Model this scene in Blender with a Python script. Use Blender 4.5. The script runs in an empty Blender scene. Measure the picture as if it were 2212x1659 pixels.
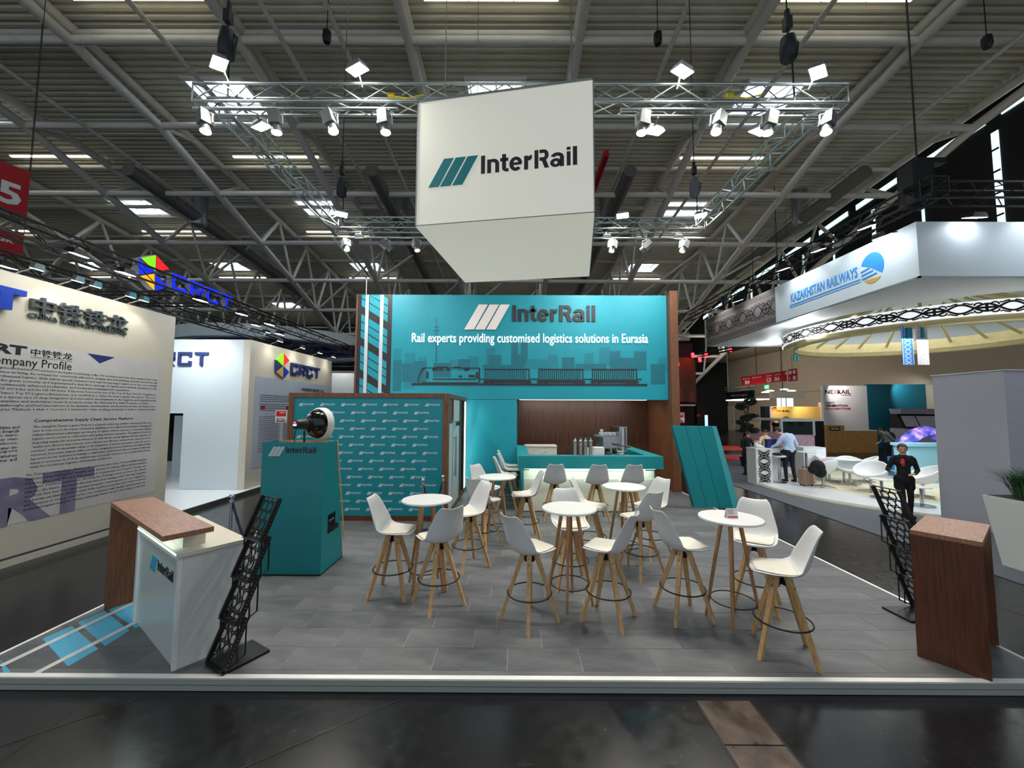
import bpy, math, random
from mathutils import Vector as V, Matrix as M
C = bpy.context.scene.collection
random.seed(7)
PI = math.pi
# ---------------------------------------------------------------- camera
F = 850.0
EYE = 2.35
pt = math.atan(55.5 / F); rl = math.radians(.235); yw = -2 / 850
fw = V((math.sin(yw) * math.cos(pt), math.cos(yw) * math.cos(pt), math.sin(pt))).normalized()
r0 = fw.cross(V((0, 0, 1))).normalized(); u0 = r0.cross(fw)
RR = r0 * math.cos(rl) + u0 * math.sin(rl); UU = u0 * math.cos(rl) - r0 * math.sin(rl)
cd = bpy.data.cameras.new('camera'); cam = bpy.data.objects.new('camera', cd); C.objects.link(cam)
cd.sensor_width = 36; cd.lens = F / 2212 * 36; cd.clip_end = 300
cam.matrix_world = M(((RR.x, UU.x, -fw.x, 0), (RR.y, UU.y, -fw.y, 0), (RR.z, UU.z, -fw.z, EYE), (0, 0, 0, 1)))
bpy.context.scene.camera = cam
def P(px, py, X=None, Y=None, z=None):
    """measure: the point of the plane X=, Y= or z= seen at a pixel of the photograph"""
    d = fw + RR * (px - 1106) / F - UU * (py - 829.5) / F
    t = Y / d.y if Y is not None else X / d.x if X is not None else (z - EYE) / d.z
    return V((0, 0, EYE)) + d * t
# ---------------------------------------------------------------- world and exposure
w = bpy.data.worlds.new('world'); bpy.context.scene.world = w; w.use_nodes = True
w.node_tree.nodes['Background'].inputs[0].default_value = (.80, .90, 1, 1)
w.node_tree.nodes['Background'].inputs[1].default_value = .78
vs = bpy.context.scene.view_settings
vs.view_transform = 'Standard'; vs.look = 'None'; vs.exposure = 0; vs.gamma = 1; vs.use_curve_mapping = False
# ---------------------------------------------------------------- lamps of the stands, and added fill lights
def aim(o, p, q):
    o.location = p; o.rotation_euler = (V(q) - V(p)).to_track_quat('-Z', 'Y').to_euler()
def area(p, q, power, sx, sy, col=(1, .95, .88), spread=180):
    d = bpy.data.lights.new('lamp_or_fill_light', 'AREA'); d.shape = 'RECTANGLE'; d.size = sx; d.size_y = sy; d.energy = power; d.color = col
    d.spread = math.radians(spread)
    o = bpy.data.objects.new('lamp_or_fill_light', d); C.objects.link(o); aim(o, p, q)
def spot(p, q, power, ang=50, col=(1, .93, .84), r=.06, blend=.6):
    d = bpy.data.lights.new('spot_light', 'SPOT'); d.energy = power; d.color = col; d.spot_size = math.radians(ang); d.spot_blend = blend; d.shadow_soft_size = r
    o = bpy.data.objects.new('spot_light', d); C.objects.link(o); aim(o, p, q)
# ---------------------------------------------------------------- materials
def sr(r, g, b):
    f = lambda c: (c / 255 / 12.92) if c <= 10 else ((c / 255 + .055) / 1.055) ** 2.4
    return (f(r), f(g), f(b), 1)
MT = {}
def mat(n, rgb, rough=.5, metal=0, emit=0, var=0, scale=8, bump=0, kind=None, alpha=1, spec=.5, rgb2=None, stretch=(1, 1, 1), rvar=0):
    m = bpy.data.materials.new(n); m.use_nodes = True; nt = m.node_tree; b = nt.nodes['Principled BSDF']
    c = sr(*rgb); b.inputs['Base Color'].default_value = c; b.inputs['Roughness'].default_value = rough; b.inputs['Metallic'].default_value = metal
    b.inputs['Specular IOR Level'].default_value = spec; b.inputs['Alpha'].default_value = alpha
    if emit:
        b.inputs['Emission Color'].default_value = c; b.inputs['Emission Strength'].default_value = emit
    if var or bump or rgb2 or rvar:
        tc = nt.nodes.new('ShaderNodeTexCoord'); mp = nt.nodes.new('ShaderNodeMapping'); mp.inputs['Scale'].default_value = stretch
        nt.links.new(tc.outputs['Object'], mp.inputs[0])
        nz = nt.nodes.new('ShaderNodeTexNoise'); nz.inputs['Scale'].default_value = scale; nz.inputs['Detail'].default_value = 6; nz.inputs['Roughness'].default_value = .62
        nt.links.new(mp.outputs[0], nz.inputs['Vector'])
        if var or rgb2:
            cr = nt.nodes.new('ShaderNodeValToRGB'); nt.links.new(nz.outputs['Fac'], cr.inputs[0])
            a = [x * (1 - var) for x in c[:3]] + [1]; z = [min(1, x * (1 + var)) for x in c[:3]] + [1]
            if rgb2: a = c; z = sr(*rgb2)
            cr.color_ramp.elements[0].color = a; cr.color_ramp.elements[1].color = z
            cr.color_ramp.elements[0].position = .36; cr.color_ramp.elements[1].position = .64
            nt.links.new(cr.outputs[0], b.inputs['Base Color'])
        if rvar:
            mr = nt.nodes.new('ShaderNodeMapRange'); mr.inputs['From Min'].default_value = .3; mr.inputs['From Max'].default_value = .7
            mr.inputs['To Min'].default_value = rough - rvar; mr.inputs['To Max'].default_value = rough + rvar
            nt.links.new(nz.outputs['Fac'], mr.inputs[0]); nt.links.new(mr.outputs[0], b.inputs['Roughness'])
        if bump:
            bp = nt.nodes.new('ShaderNodeBump'); bp.inputs['Strength'].default_value = bump; bp.inputs['Distance'].default_value = .01
            nt.links.new(nz.outputs['Fac'], bp.inputs['Height']); nt.links.new(bp.outputs[0], b.inputs['Normal'])
    MT[n] = m; return m
mat('teal', (0, 134, 142), .45, var=.03, scale=3)
mat('teal_bright', (8, 144, 162), .5, var=.03, scale=2)
mat('teal_mid', (12, 126, 142), .5, var=.06, scale=2)
mat('teal_shade', (12, 106, 122), .5, var=.06, scale=2)
mat('teal_line', (10, 52, 62), .5)
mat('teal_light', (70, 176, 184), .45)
mat('teal_print', (0, 134, 150), .4)
mat('logo_grey', (196, 208, 214), .5)
mat('logo_pink', (236, 226, 224), .5)
mat('logo_white', (240, 240, 238), .5)
mat('logo_black', (38, 34, 38), .5)
mat('logo_blue', (60, 170, 205), .5)
mat('wood', (92, 58, 36), .42, rgb2=(128, 84, 54), scale=5, stretch=(14, 14, .8))
mat('wood_dark', (40, 24, 14), .4, rgb2=(92, 58, 36), scale=5, stretch=(12, 12, .35))
mat('wood_top', (140, 98, 74), .35, rgb2=(172, 126, 98), scale=4, stretch=(2, 14, 2))
mat('wood_red', (74, 40, 22), .4, rgb2=(104, 58, 34), scale=5, stretch=(12, 12, .5))
mat('oak', (176, 138, 92), .55, rgb2=(204, 168, 118), scale=6, stretch=(6, 6, .8))
mat('oak2', (150, 108, 70), .55, rgb2=(178, 134, 92), scale=6, stretch=(6, 6, .8))
mat('plywood', (196, 160, 104), .6, var=.08)
mat('shell', (210, 212, 212), .38)
mat('pad', (218, 214, 200), .6, var=.02)
mat('black', (14, 14, 15), .4)
mat('black_soft', (18, 18, 20), .75)
mat('black_gloss', (8, 8, 9), .12)
mat('steel', (190, 192, 194), .18, 1)
mat('alu', (176, 184, 184), .35, 1)
mat('alu_paint', (168, 172, 168), .45, .2)
mat('alu_dull', (150, 158, 158), .45, .8)
mat('lamp_grey', (120, 124, 126), .4, .3)
mat('white', (214, 216, 214), .5)
mat('white_gloss', (232, 236, 236), .22)
mat('white_edge', (246, 244, 238), .5)
mat('cream', (212, 208, 192), .6, var=.02)
mat('cream_wall', (190, 186, 172), .7, var=.015)
mat('cool_wall', (198, 208, 213), .6)
mat('grey_wall', (172, 172, 184), .7, var=.02)
mat('beige_wall', (170, 156, 138), .8, var=.02)
mat('dark_wall', (22, 23, 26), .9)
mat('frost', (196, 208, 204), .3, alpha=1)
mat('glass_dark', (40, 52, 56), .08)
mat('glass_clear', (180, 200, 205), .06, alpha=.35)
mat('tile', (88, 90, 93), .5, rgb2=(112, 113, 115), scale=2.2, stretch=(1, 3, 1), bump=.12, rvar=.06)
mat('tile2', (80, 82, 86), .5, rgb2=(104, 105, 108), scale=2.6, stretch=(1, 3, 1), bump=.12, rvar=.06)
mat('tile3', (92, 93, 95), .5, rgb2=(116, 116, 118), scale=2.0, stretch=(1, 3, 1), bump=.12, rvar=.06)
mat('grout', (172, 174, 176), .7)
mat('floor_blue', (80, 178, 214), .5)
mat('deck', (212, 209, 188), .62, .1, var=.07, scale=.6)
mat('tube', (206, 203, 192), .6, var=.05, scale=2)
mat('duct', (112, 112, 106), .5, .2)
mat('brown_plate', (62, 50, 42), .35, .3, rgb2=(96, 80, 68), scale=5, stretch=(1, 1, 1), bump=.1, rvar=.12)
mat('grey_carpet', (92, 96, 102), .9, var=.06, scale=20)
mat('sand_carpet', (206, 196, 168), .9, rgb2=(222, 212, 186), scale=2)
mat('red', (196, 10, 26), .6)
mat('red_sign', (170, 12, 28), .5)
mat('red_dark', (60, 6, 10), .7)
mat('orange', (222, 96, 40), .6)
mat('yellow_wall', (226, 190, 110), .6)
mat('gold', (196, 182, 130), .5, var=.06, scale=6)
mat('blue_logo', (20, 60, 170), .35)
mat('navy', (30, 46, 104), .45)
mat('kz_blue', (40, 140, 215), .5)
mat('kz_gold', (190, 155, 85), .5)
mat('ink', (34, 24, 30), .5)
mat('ink_grey', (96, 92, 104), .6)
mat('ink_violet', (96, 88, 122), .6, rgb2=(130, 124, 148), scale=2)
mat('poster_grey', (184, 182, 184), .6, rgb2=(196, 194, 194), scale=.8)
mat('poster_blue', (150, 166, 186), .6, rgb2=(172, 182, 192), scale=.5)
mat('letter_grey', (92, 96, 98), .3, .6)
mat('brown_mesh', (116, 74, 52), .8, rgb2=(80, 48, 34), scale=30, stretch=(6, 6, .3))
mat('brown_panel', (116, 106, 100), .7)
mat('brown_hole', (44, 38, 38), .8)
mat('skin', (198, 150, 122), .55)
mat('hair_dark', (22, 17, 15), .6)
mat('hair_brown', (72, 52, 36), .6)
mat('shirt_blue', (184, 204, 232), .8)
mat('shirt_grey', (106, 112, 110), .9)
mat('cloth_black', (16, 15, 17), .9)
mat('cloth_navy', (16, 22, 38), .9)
mat('cloth_beige', (214, 190, 160), .9)
mat('scarf_red', (200, 60, 50), .8)
mat('pink_cloth', (226, 178, 196), .9, rgb2=(240, 210, 216), scale=9)
mat('leaf_dark', (24, 32, 18), .8)
mat('leaf_green', (44, 84, 44), .7)
mat('bark', (60, 46, 36), .9)
mat('suitcase', (148, 118, 104), .4)
mat('card', (232, 226, 224), .6)
mat('yellow', (222, 200, 40), .6)
mat('rope', (16, 30, 66), .8)
mat('bag_dark', (20, 24, 32), .6)
mat('shirt_teal', (40, 120, 150), .7)
mat('nex_teal', (4, 92, 112), .6, var=.1, scale=.4)
mat('oak_counter', (158, 118, 66), .55, rgb2=(176, 134, 78), scale=4)
mat('sticker', (120, 190, 220), .5)
def emi(n, rgb, s): return mat(n, rgb, .5, emit=s)
emi('sky_pane', (226, 238, 255), 9)
emi('tube_light', (255, 246, 226), 6)
emi('flood_face', (255, 250, 238), 60)
emi('flood_face_cool', (236, 246, 255), 30)
emi('spot_face', (255, 226, 200), 70)
emi('spot_dim', (255, 214, 176), 3)
emi('led', (206, 255, 236), 2.6)
emi('led_soft', (206, 244, 240), 3)
emi('led_white', (255, 250, 240), 5)
emi('lightbox', (222, 220, 206), .42)
emi('day_pane', (196, 226, 226), 1.6)
emi('red_glow', (255, 30, 40), 12)
emi('screen_blue', (150, 190, 255), 1.6)
emi('sign_green', (130, 225, 20), .8); emi('sign_red', (230, 20, 30), .8); emi('sign_blue', (14, 40, 230), .9); emi('sign_yellow', (250, 180, 10), .85)
emi('globe_led', (70, 90, 220), .7)
emi('ring_white', (246, 248, 250), .75)
emi('letters_lit', (255, 246, 240), .9)
emi('bar_light', (255, 236, 226), 3)
emi('exit_green', (90, 230, 140), 2)
# asphalt hall floor: dark, scuffed, glossy
def floor_mat():
    m = bpy.data.materials.new('asphalt'); m.use_nodes = True; nt = m.node_tree; b = nt.nodes['Principled BSDF']; N = nt.nodes.new; L = nt.links.new
    tc = N('ShaderNodeTexCoord')
    n1 = N('ShaderNodeTexNoise'); n1.inputs['Scale'].default_value = .9; n1.inputs['Detail'].default_value = 8; L(tc.outputs['Object'], n1.inputs['Vector'])
    cr = N('ShaderNodeValToRGB'); L(n1.outputs['Fac'], cr.inputs[0])
    cr.color_ramp.elements[0].position = .3; cr.color_ramp.elements[0].color = sr(17, 18, 20); cr.color_ramp.elements[1].position = .75; cr.color_ramp.elements[1].color = sr(33, 33, 34)
    mp = N('ShaderNodeMapping'); mp.inputs['Scale'].default_value = (1.5, 9, 1); mp.inputs['Rotation'].default_value = (0, 0, .5); L(tc.outputs['Object'], mp.inputs[0])
    n2 = N('ShaderNodeTexNoise'); n2.inputs['Scale'].default_value = 2.4; n2.inputs['Detail'].default_value = 9; n2.inputs['Roughness'].default_value = .75; L(mp.outputs[0], n2.inputs['Vector'])
    c2 = N('ShaderNodeValToRGB'); c2.color_ramp.elements[0].position = .6; c2.color_ramp.elements[0].color = (0, 0, 0, 1); c2.color_ramp.elements[1].position = .80; c2.color_ramp.elements[1].color = (.35, .35, .35, 1); L(n2.outputs['Fac'], c2.inputs[0])
    mx = N('ShaderNodeMix'); mx.data_type = 'RGBA'; L(c2.outputs[0], mx.inputs[0]); L(cr.outputs[0], mx.inputs[6]); mx.inputs[7].default_value = sr(104, 100, 94); L(mx.outputs[2], b.inputs['Base Color'])
    n3 = N('ShaderNodeTexNoise'); n3.inputs['Scale'].default_value = 9; n3.inputs['Detail'].default_value = 10; n3.inputs['Roughness'].default_value = .7; L(tc.outputs['Object'], n3.inputs['Vector'])
    mr = N('ShaderNodeMapRange'); mr.inputs[1].default_value = .3; mr.inputs[2].default_value = .7; mr.inputs[3].default_value = .14; mr.inputs[4].default_value = .3; L(n3.outputs['Fac'], mr.inputs[0]); L(mr.outputs[0], b.inputs['Roughness'])
    bp = N('ShaderNodeBump'); b.inputs['Specular IOR Level'].default_value = .42; bp.inputs['Strength'].default_value = .12; bp.inputs['Distance'].default_value = .01; L(n3.outputs['Fac'], bp.inputs['Height']); L(bp.outputs[0], b.inputs['Normal'])
    MT['asphalt'] = m
floor_mat()
# ---------------------------------------------------------------- mesh helper
class B:
    def __init__(s): s.v = []; s.f = []; s.m = []; s.mi = 0; s.T = None
    def add(s, vs, fs):
        k = len(s.v)
        s.v += [tuple(s.T @ V(p)) if s.T else tuple(p) for p in vs]
        s.f += [tuple(k + i for i in f) for f in fs]; s.m += [s.mi] * len(fs); return s
    def box(s, x0, x1, y0, y1, z0, z1):
        return s.add([(x, y, z) for z in (z0, z1) for y in (y0, y1) for x in (x0, x1)], [(0, 2, 3, 1), (4, 5, 7, 6), (0, 1, 5, 4), (2, 6, 7, 3), (0, 4, 6, 2), (1, 3, 7, 5)])
    def hexa(s, a, b):  # two quads, bottom and top, same order
        return s.add(list(a) + list(b), [(3, 2, 1, 0), (4, 5, 6, 7)] + [(i, (i + 1) % 4, 4 + (i + 1) % 4, 4 + i) for i in range(4)])
    def tube(s, p, q, r, r2=None, n=8, cap=True):
        p = V(p); q = V(q); r2 = r if r2 is None else r2; d = (q - p)
        if d.length < 1e-6: return s
        d.normalize(); a = d.orthogonal().normalized(); b = d.cross(a)
        k = [p + (a * math.cos(t) + b * math.sin(t)) * r for t in [2 * PI * i / n for i in range(n)]] + [q + (a * math.cos(t) + b * math.sin(t)) * r2 for t in [2 * PI * i / n for i in range(n)]]
        fs = [(i, (i + 1) % n, n + (i + 1) % n, n + i) for i in range(n)]
        if cap: fs += [tuple(range(n))[::-1], tuple(range(n, 2 * n))]
        return s.add(k, fs)
    def path(s, pts, r, n=8):
        for a, b in zip(pts, pts[1:]): s.tube(a, b, r, n=n)
        return s
    def lathe(s, prof, c=(0, 0, 0), n=24):
        vs = [(c[0] + r * math.cos(2 * PI * i / n), c[1] + r * math.sin(2 * PI * i / n), c[2] + z) for r, z in prof for i in range(n)]
        fs = [(j * n + i, j * n + (i + 1) % n, (j + 1) * n + (i + 1) % n, (j + 1) * n + i) for j in range(len(prof) - 1) for i in range(n)]
        fs += [tuple(range(n))[::-1], tuple(range((len(prof) - 1) * n, len(prof) * n))]
        return s.add(vs, fs)
    def torus(s, c, R, r, n=32, k=8):
        vs = []; fs = []
        for i in range(n):
            a = 2 * PI * i / n
            for j in range(k):
                b = 2 * PI * j / k; vs.append((c[0] + (R + r * math.cos(b)) * math.cos(a), c[1] + (R + r * math.cos(b)) * math.sin(a), c[2] + r * math.sin(b)))
                fs.append((i * k + j, ((i + 1) % n) * k + j, ((i + 1) % n) * k + (j + 1) % k, i * k + (j + 1) % k))
        return s.add(vs, fs)
    def ball(s, c, r, n=14, k=8, sc=(1, 1, 1)):
        vs = []; fs = []
        for j in range(k + 1):
            t = PI * j / k
            for i in range(n):
                a = 2 * PI * i / n; vs.append((c[0] + sc[0] * r * math.sin(t) * math.cos(a), c[1] + sc[1] * r * math.sin(t) * math.sin(a), c[2] - sc[2] * r * math.cos(t)))
        for j in range(k):
            for i in range(n): fs.append((j * n + i, j * n + (i + 1) % n, (j + 1) * n + (i + 1) % n, (j + 1) * n + i))
        return s.add(vs, fs)
    def prism(s, poly, d=.004, back=0):  # polygon in local xy, extruded along +z from back to d
        n = len(poly)
        return s.add([(x, y, back) for x, y in poly] + [(x, y, d) for x, y in poly], [tuple(range(n))[::-1], tuple(range(n, 2 * n))] + [(i, (i + 1) % n, n + (i + 1) % n, n + i) for i in range(n)])
    def rect(s, x0, x1, y0, y1, d=.003): return s.prism([(x0, y0), (x1, y0), (x1, y1), (x0, y1)], d)
    def stroke(s, pts, wd, d=.003):
        pts = [V((p[0], p[1])) for p in pts]; L = []; R = []
        for i, p in enumerate(pts):
            a = pts[max(0, i - 1)]; b = pts[min(len(pts) - 1, i + 1)]; t = (b - a)
            t = t.normalized() if t.length > 1e-9 else V((1, 0)); nn = V((-t.y, t.x)) * wd / 2
            if callable(wd): pass
            L.append((p.x + nn.x, p.y + nn.y, d)); R.append((p.x - nn.x, p.y - nn.y, d))
        n = len(pts); return s.add(L + R, [(i, n + i, n + i + 1, i + 1) for i in range(n - 1)])
    def mesh(s, name, mats, smooth=False):
        me = bpy.data.meshes.new(name); me.from_pydata(s.v, [], s.f)
        for x in ([mats] if isinstance(mats, str) else mats): me.materials.append(MT[x])
        me.polygons.foreach_set('material_index', s.m)
        if smooth:
            me.polygons.foreach_set('use_smooth', [True] * len(me.polygons))
            try: me.set_sharp_from_angle(angle=math.radians(smooth if smooth > 1 else 40))
            except Exception: pass
        me.update(); return me
    def build(s, name, mats, parent=None, smooth=False):
        return obj(name, s.mesh(name, mats, smooth), parent)
def obj(name, me, parent=None, T=None):
    o = bpy.data.objects.new(name, me); C.objects.link(o)
    if T is not None: o.matrix_world = T
    if parent: o.parent = parent
    return o
def tag(o, label=None, cat=None, group=None, kind=None):
    if label: o['label'] = label
    if cat: o['category'] = cat
    if group: o['group'] = group
    if kind: o['kind'] = kind
    return o
def thing(name, label, cat, loc=(0, 0, 0), rz=0, group=None):
    o = bpy.data.objects.new(name, None); C.objects.link(o); o.location = loc; o.rotation_euler = (0, 0, rz); o.empty_display_size = .1
    return tag(o, label, cat, group)
def struct(name, b, m, parent=None, label=None):
    o = b.build(name, m, parent)
    if not parent: o['kind'] = 'structure'
    if label: o['label'] = label
    return o
def dup(o, parent=None):
    c = o.copy(); C.objects.link(c); c.parent = parent
    for ch in list(o.children): dup(ch, c)
    return c
def frame(o, right, up=(0, 0, 1)):
    r = V(right).normalized(); u = V(up).normalized(); n = r.cross(u)
    return M(((r.x, u.x, n.x, o[0]), (r.y, u.y, n.y, o[1]), (r.z, u.z, n.z, o[2]), (0, 0, 0, 1)))
TC = {}
def text_raw(s, off=0, res=2, ls=1):
    k = (s, off, res, ls)
    if k in TC: return TC[k]
    cu = bpy.data.curves.new('t', 'FONT'); cu.body = s; cu.size = 1; cu.offset = off; cu.resolution_u = res; cu.space_character = ls
    o = bpy.data.objects.new('t', cu); C.objects.link(o); dg = bpy.context.evaluated_depsgraph_get()
    me = bpy.data.meshes.new_from_object(o.evaluated_get(dg)); bpy.data.objects.remove(o)
    vs = [tuple(v.co) for v in me.vertices]; fs = [tuple(p.vertices) for p in me.polygons]
    bpy.data.meshes.remove(me)
    if not vs: vs = [(0, 0, 0), (1, 0, 0), (0, 1, 0)]; fs = [(0, 1, 2)]
    x0 = min(v[0] for v in vs); x1 = max(v[0] for v in vs); y0 = min(v[1] for v in vs); y1 = max(v[1] for v in vs)
    TC[k] = ([((v[0] - x0) / (x1 - x0), (v[1] - y0) / (y1 - y0)) for v in vs], fs, (x1 - x0), (y1 - y0)); return TC[k]
def put_text(b, s, x0, x1, y0, y1, d=.003, off=.02, res=2, thick=0, ls=1):
    vs, fs, _, _ = text_raw(s, off, res, ls)
    q = [(x0 + a * (x1 - x0), y0 + c * (y1 - y0)) for a, c in vs]
    b.add([(x, y, d) for x, y in q], fs)
    if thick:  # side walls along open edges
        from collections import Counter
        ec = Counter()
        for f in fs:
            for i in range(len(f)): ec[tuple(sorted((f[i], f[(i + 1) % len(f)])))] += 1
        for (i, j), n in ec.items():
            if n == 1: b.add([(q[i][0], q[i][1], d), (q[j][0], q[j][1], d), (q[j][0], q[j][1], d - thick), (q[i][0], q[i][1], d - thick)], [(0, 1, 2, 3)])
    return b
def put_text_h(b, s, x0, y0, h, wmax=None, **k):
    """height given, natural width"""
    vs, fs, wn, hn = text_raw(s, k.get('off', .02), k.get('res', 2), k.get('ls', 1)); w_ = wn / hn * h
    if wmax and w_ > wmax: w_ = wmax
    put_text(b, s, x0, x0 + w_, y0, y0 + h, **k); return w_
def logo_bars(b, x, y, w_, d=.003):
    """three slanted bars; x,y lower left of the whole mark, w_ its whole width"""
    k = w_ / 844
    for t0, t1, b0, b1 in ((92, 150, 0, 62), (162, 222, 70, 132), (232, 292, 142, 202)):
        b.prism([(x + b0 * k, y), (x + b1 * k, y), (x + t1 * k, y + 163 * k), (x + t0 * k, y + 163 * k)], d)
def arcq(cx, cy, ro, Ro, ri, Ri, a0, a1, n=9):
    q = [(math.radians(a0 + (a1 - a0) * i / n)) for i in range(n + 1)]
    return [[(cx + ro * math.cos(a), cy + Ro * math.sin(a)), (cx + ro * math.cos(c), cy + Ro * math.sin(c)), (cx + ri * math.cos(c), cy + Ri * math.sin(c)), (cx + ri * math.cos(a), cy + Ri * math.sin(a))] for a, c in zip(q, q[1:])]
def rq(x0, x1, y0, y1): return [[(x0, y0), (x1, y0), (x1, y1), (x0, y1)]]
WORD = (rq(0, .043, 0, 1) + rq(.067, .109, 0, .755) + arcq(.134, .47, .061, .30, .019, .12, 0, 128) + rq(.153, .195, 0, .47)
        + rq(.226, .268, .19, .97) + rq(.205, .292, .58, .755) + arcq(.28, .2, .054, .2, .012, .03, 180, 270, 5) + rq(.28, .295, 0, .17)
        + arcq(.371, .375, .068, .39, .027, .215, 0, 318, 20) + rq(.345, .43, .31, .45)
        + rq(.458, .5, 0, .755) + arcq(.535, .44, .05, .33, .012, .13, 95, 165, 4) + rq(.53, .54, .57, .77)
        + rq(.566, .606, 0, 1) + rq(.617, .662, .82, 1) + rq(.617, .662, .40, .58) + arcq(.662, .70, .05, .30, .010, .12, -90, 90, 10) + [[(.67, 0), (.716, 0), (.686, .42), (.64, .42)]]
        + rq(.826, .868, 0, .5) + arcq(.80, .50, .068, .265, .026, .09, 0, 165, 9) + arcq(.784, .22, .058, .235, .018, .09, 0, 360, 16)
        + rq(.895, .934, 0, .755) + rq(.895, .934, .84, 1) + rq(.957, 1, 0, 1))
def logo_text(b, x, y, w_, d=.003, res=2, thick=0, h=(52, 157)):
    k = w_ / 844; x0 = x + 310 * k; wd = 534 * k; y0 = y + h[0] * k; hh = (h[1] - h[0]) * k
    for q in WORD: b.prism([(x0 + a * wd, y0 + c * hh) for a, c in q], d, d - thick if thick else 0)
def logo(parent, T, w_, bars, txt, d=.003):
    b = B(); b.T = T; logo_bars(b, 0, 0, w_, d); b.build('logo_bars', bars, parent)
    b = B(); b.T = T; logo_text(b, 0, 0, w_, d, 3); b.build('logo_lettering', txt, parent)
# ================================================================ THE HALL
XW = 21.6; YB = 48.0
def roof(y): return EYE + 14.6 - .0017 * y * y
SKX = [-.8 + 12.1 * k for k in range(-3, 2)]; SKY = [-.5, 8.2, 16.9, 25.5, 34.0, 42.6]
fl = struct('floor', B().box(-48, 26.2, -14, YB, -.3, 0), 'asphalt')
for i, (x0, x1, y0, y1) in enumerate([(1.5, 1.92, 1.2, 3.36), (8.6, 9.0, .6, 3.6)]):
    for k in range(5):
        ya = y0 + (y1 - y0) * k / 5
        b = B().box(x0, x1, ya + .006, ya + (y1 - y0) / 5 - .006, .0005, .004); o = b.build('duct_cover', 'brown_plate', fl)
b = B()
for x in (1.49, 1.93): b.box(x - .006, x + .006, -2, 3.4, .0005, .003)
for x in (-3.4, -7.0, 5.9): b.box(x - .004, x + .004, -2, 40, .0005, .0015)
b.T = None
for q, r in (((-4.6, .7), (-.9, 3.35)), ((-5.3, 1.4), (-3.0, 3.35))):
    d = (V((r[0], r[1], 0)) - V((q[0], q[1], 0))).normalized(); n = V((-d.y, d.x, 0)) * .004
    b.add([(q[0] - n.x, q[1] - n.y, .002), (q[0] + n.x, q[1] + n.y, .002), (r[0] + n.x, r[1] + n.y, .002), (r[0] - n.x, r[1] - n.y, .002)], [(0, 1, 2, 3)])
b.build('joint', 'black', fl)
# corrugated roof deck running across the hall, with holes for the skylights
b = B(); pit = .3; y = -12.0; HS = 1.3
while y < YB:
    inh = any(abs(y + pit / 2 - c) < 1.0 for c in SKY)
    segs = [(-46, XW)]
    if inh:
        segs = []; x = -46
        for c in SKX: segs.append((x, c - HS)); x = c + HS
        segs.append((x, XW))
    pr = [(0, 0), (.12, 0), (.15, -.11), (.27, -.11), (.3, 0)]
    for x0, x1 in segs:
        vs = []
        for dy, dz in pr:
            z = roof(y + dy) + dz; vs += [(x0, y + dy, z), (x1, y + dy, z)]
        b.add(vs, [(2 * i, 2 * i + 1, 2 * i + 3, 2 * i + 2) for i in range(4)])
    y += pit
ceil = struct('ceiling', b, 'deck')
XR = 26.2
wr = struct('wall_right', B().box(XR, XR + .3, -14, YB, 0, 8.5).box(XW, XR, -14, YB, 8.21, 8.5), 'beige_wall')
b = B().box(XW - .05, XW + .3, -14, YB, 8.2, 17.2); o = b.build('curtain', 'dark_wall', wr)
struct('wall_back', B().box(-48, XR, YB, YB + .3, 0, 13.2), 'dark_wall')
struct('wall_left', B().box(-48.3, -48, -14, YB, 0, 16.9), 'dark_wall')
# daylight slots in the upper right wall
n = 1
for yy, wd in ((16.9, .26), (20.1, .12), (22.9, .20), (25.85, .12), (28.6, .16), (31.4, .14), (35, .2), (40, .3)):
    o = struct('window_%d' % n, B().box(XW - .09, XW - .05, yy - wd / 2, yy + wd / 2, 8.4, roof(yy) - 1.6), 'day_pane'); n += 1
    b = B()
    for z in range(9, 15):
        if z < roof(yy) - 1.8: b.box(XW - .12, XW - .09, yy - wd / 2, yy + wd / 2, z, z + .08)
    b.build('window_bar', 'dark_wall', o)
for y0, y1 in ((13, 16.6), (17.2, 20.5), (21.2, 24), (24.6, 27), (27.8, 30.8), (31.4, 34.5), (36, 39), (40, 44)):
    ym = (y0 + y1) / 2
    b = B(); a = [(XW - .1, y0, roof(y0) - 1.05), (XW - .1, y1, roof(y1) - 1.05), (XW - .1, y1, roof(y1) - .72), (XW - .1, y0, roof(y0) - .72)]
    b.add(a + [(x + .05, yy, z) for x, yy, z in a], [(0, 1, 2, 3), (4, 5, 6, 7)]); struct('window_%d' % n, b, 'day_pane'); n += 1
for px0, px1, y0, y1 in ((683, 705, 730, 742), (655, 660, 733, 742), (612, 616, 731, 745)):
    a = P(px0, y1, Y=YB - .1); c = P(px1, y0, Y=YB - .1)
    struct('window_%d' % n, B().box(a.x, c.x, YB - .12, YB - .02, a.z, c.z), 'day_pane'); n += 1
for (px0, px1, y0, y1) in ((1507, 1515, 680, 735), (1520, 1526, 665, 740)):
    a = P(px0, y1, Y=YB - .1); c = P(px1, y0, Y=YB - .1)
    struct('window_%d' % n, B().box(a.x, c.x, YB - .12, YB - .02, a.z, c.z), 'day_pane'); n += 1
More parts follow.
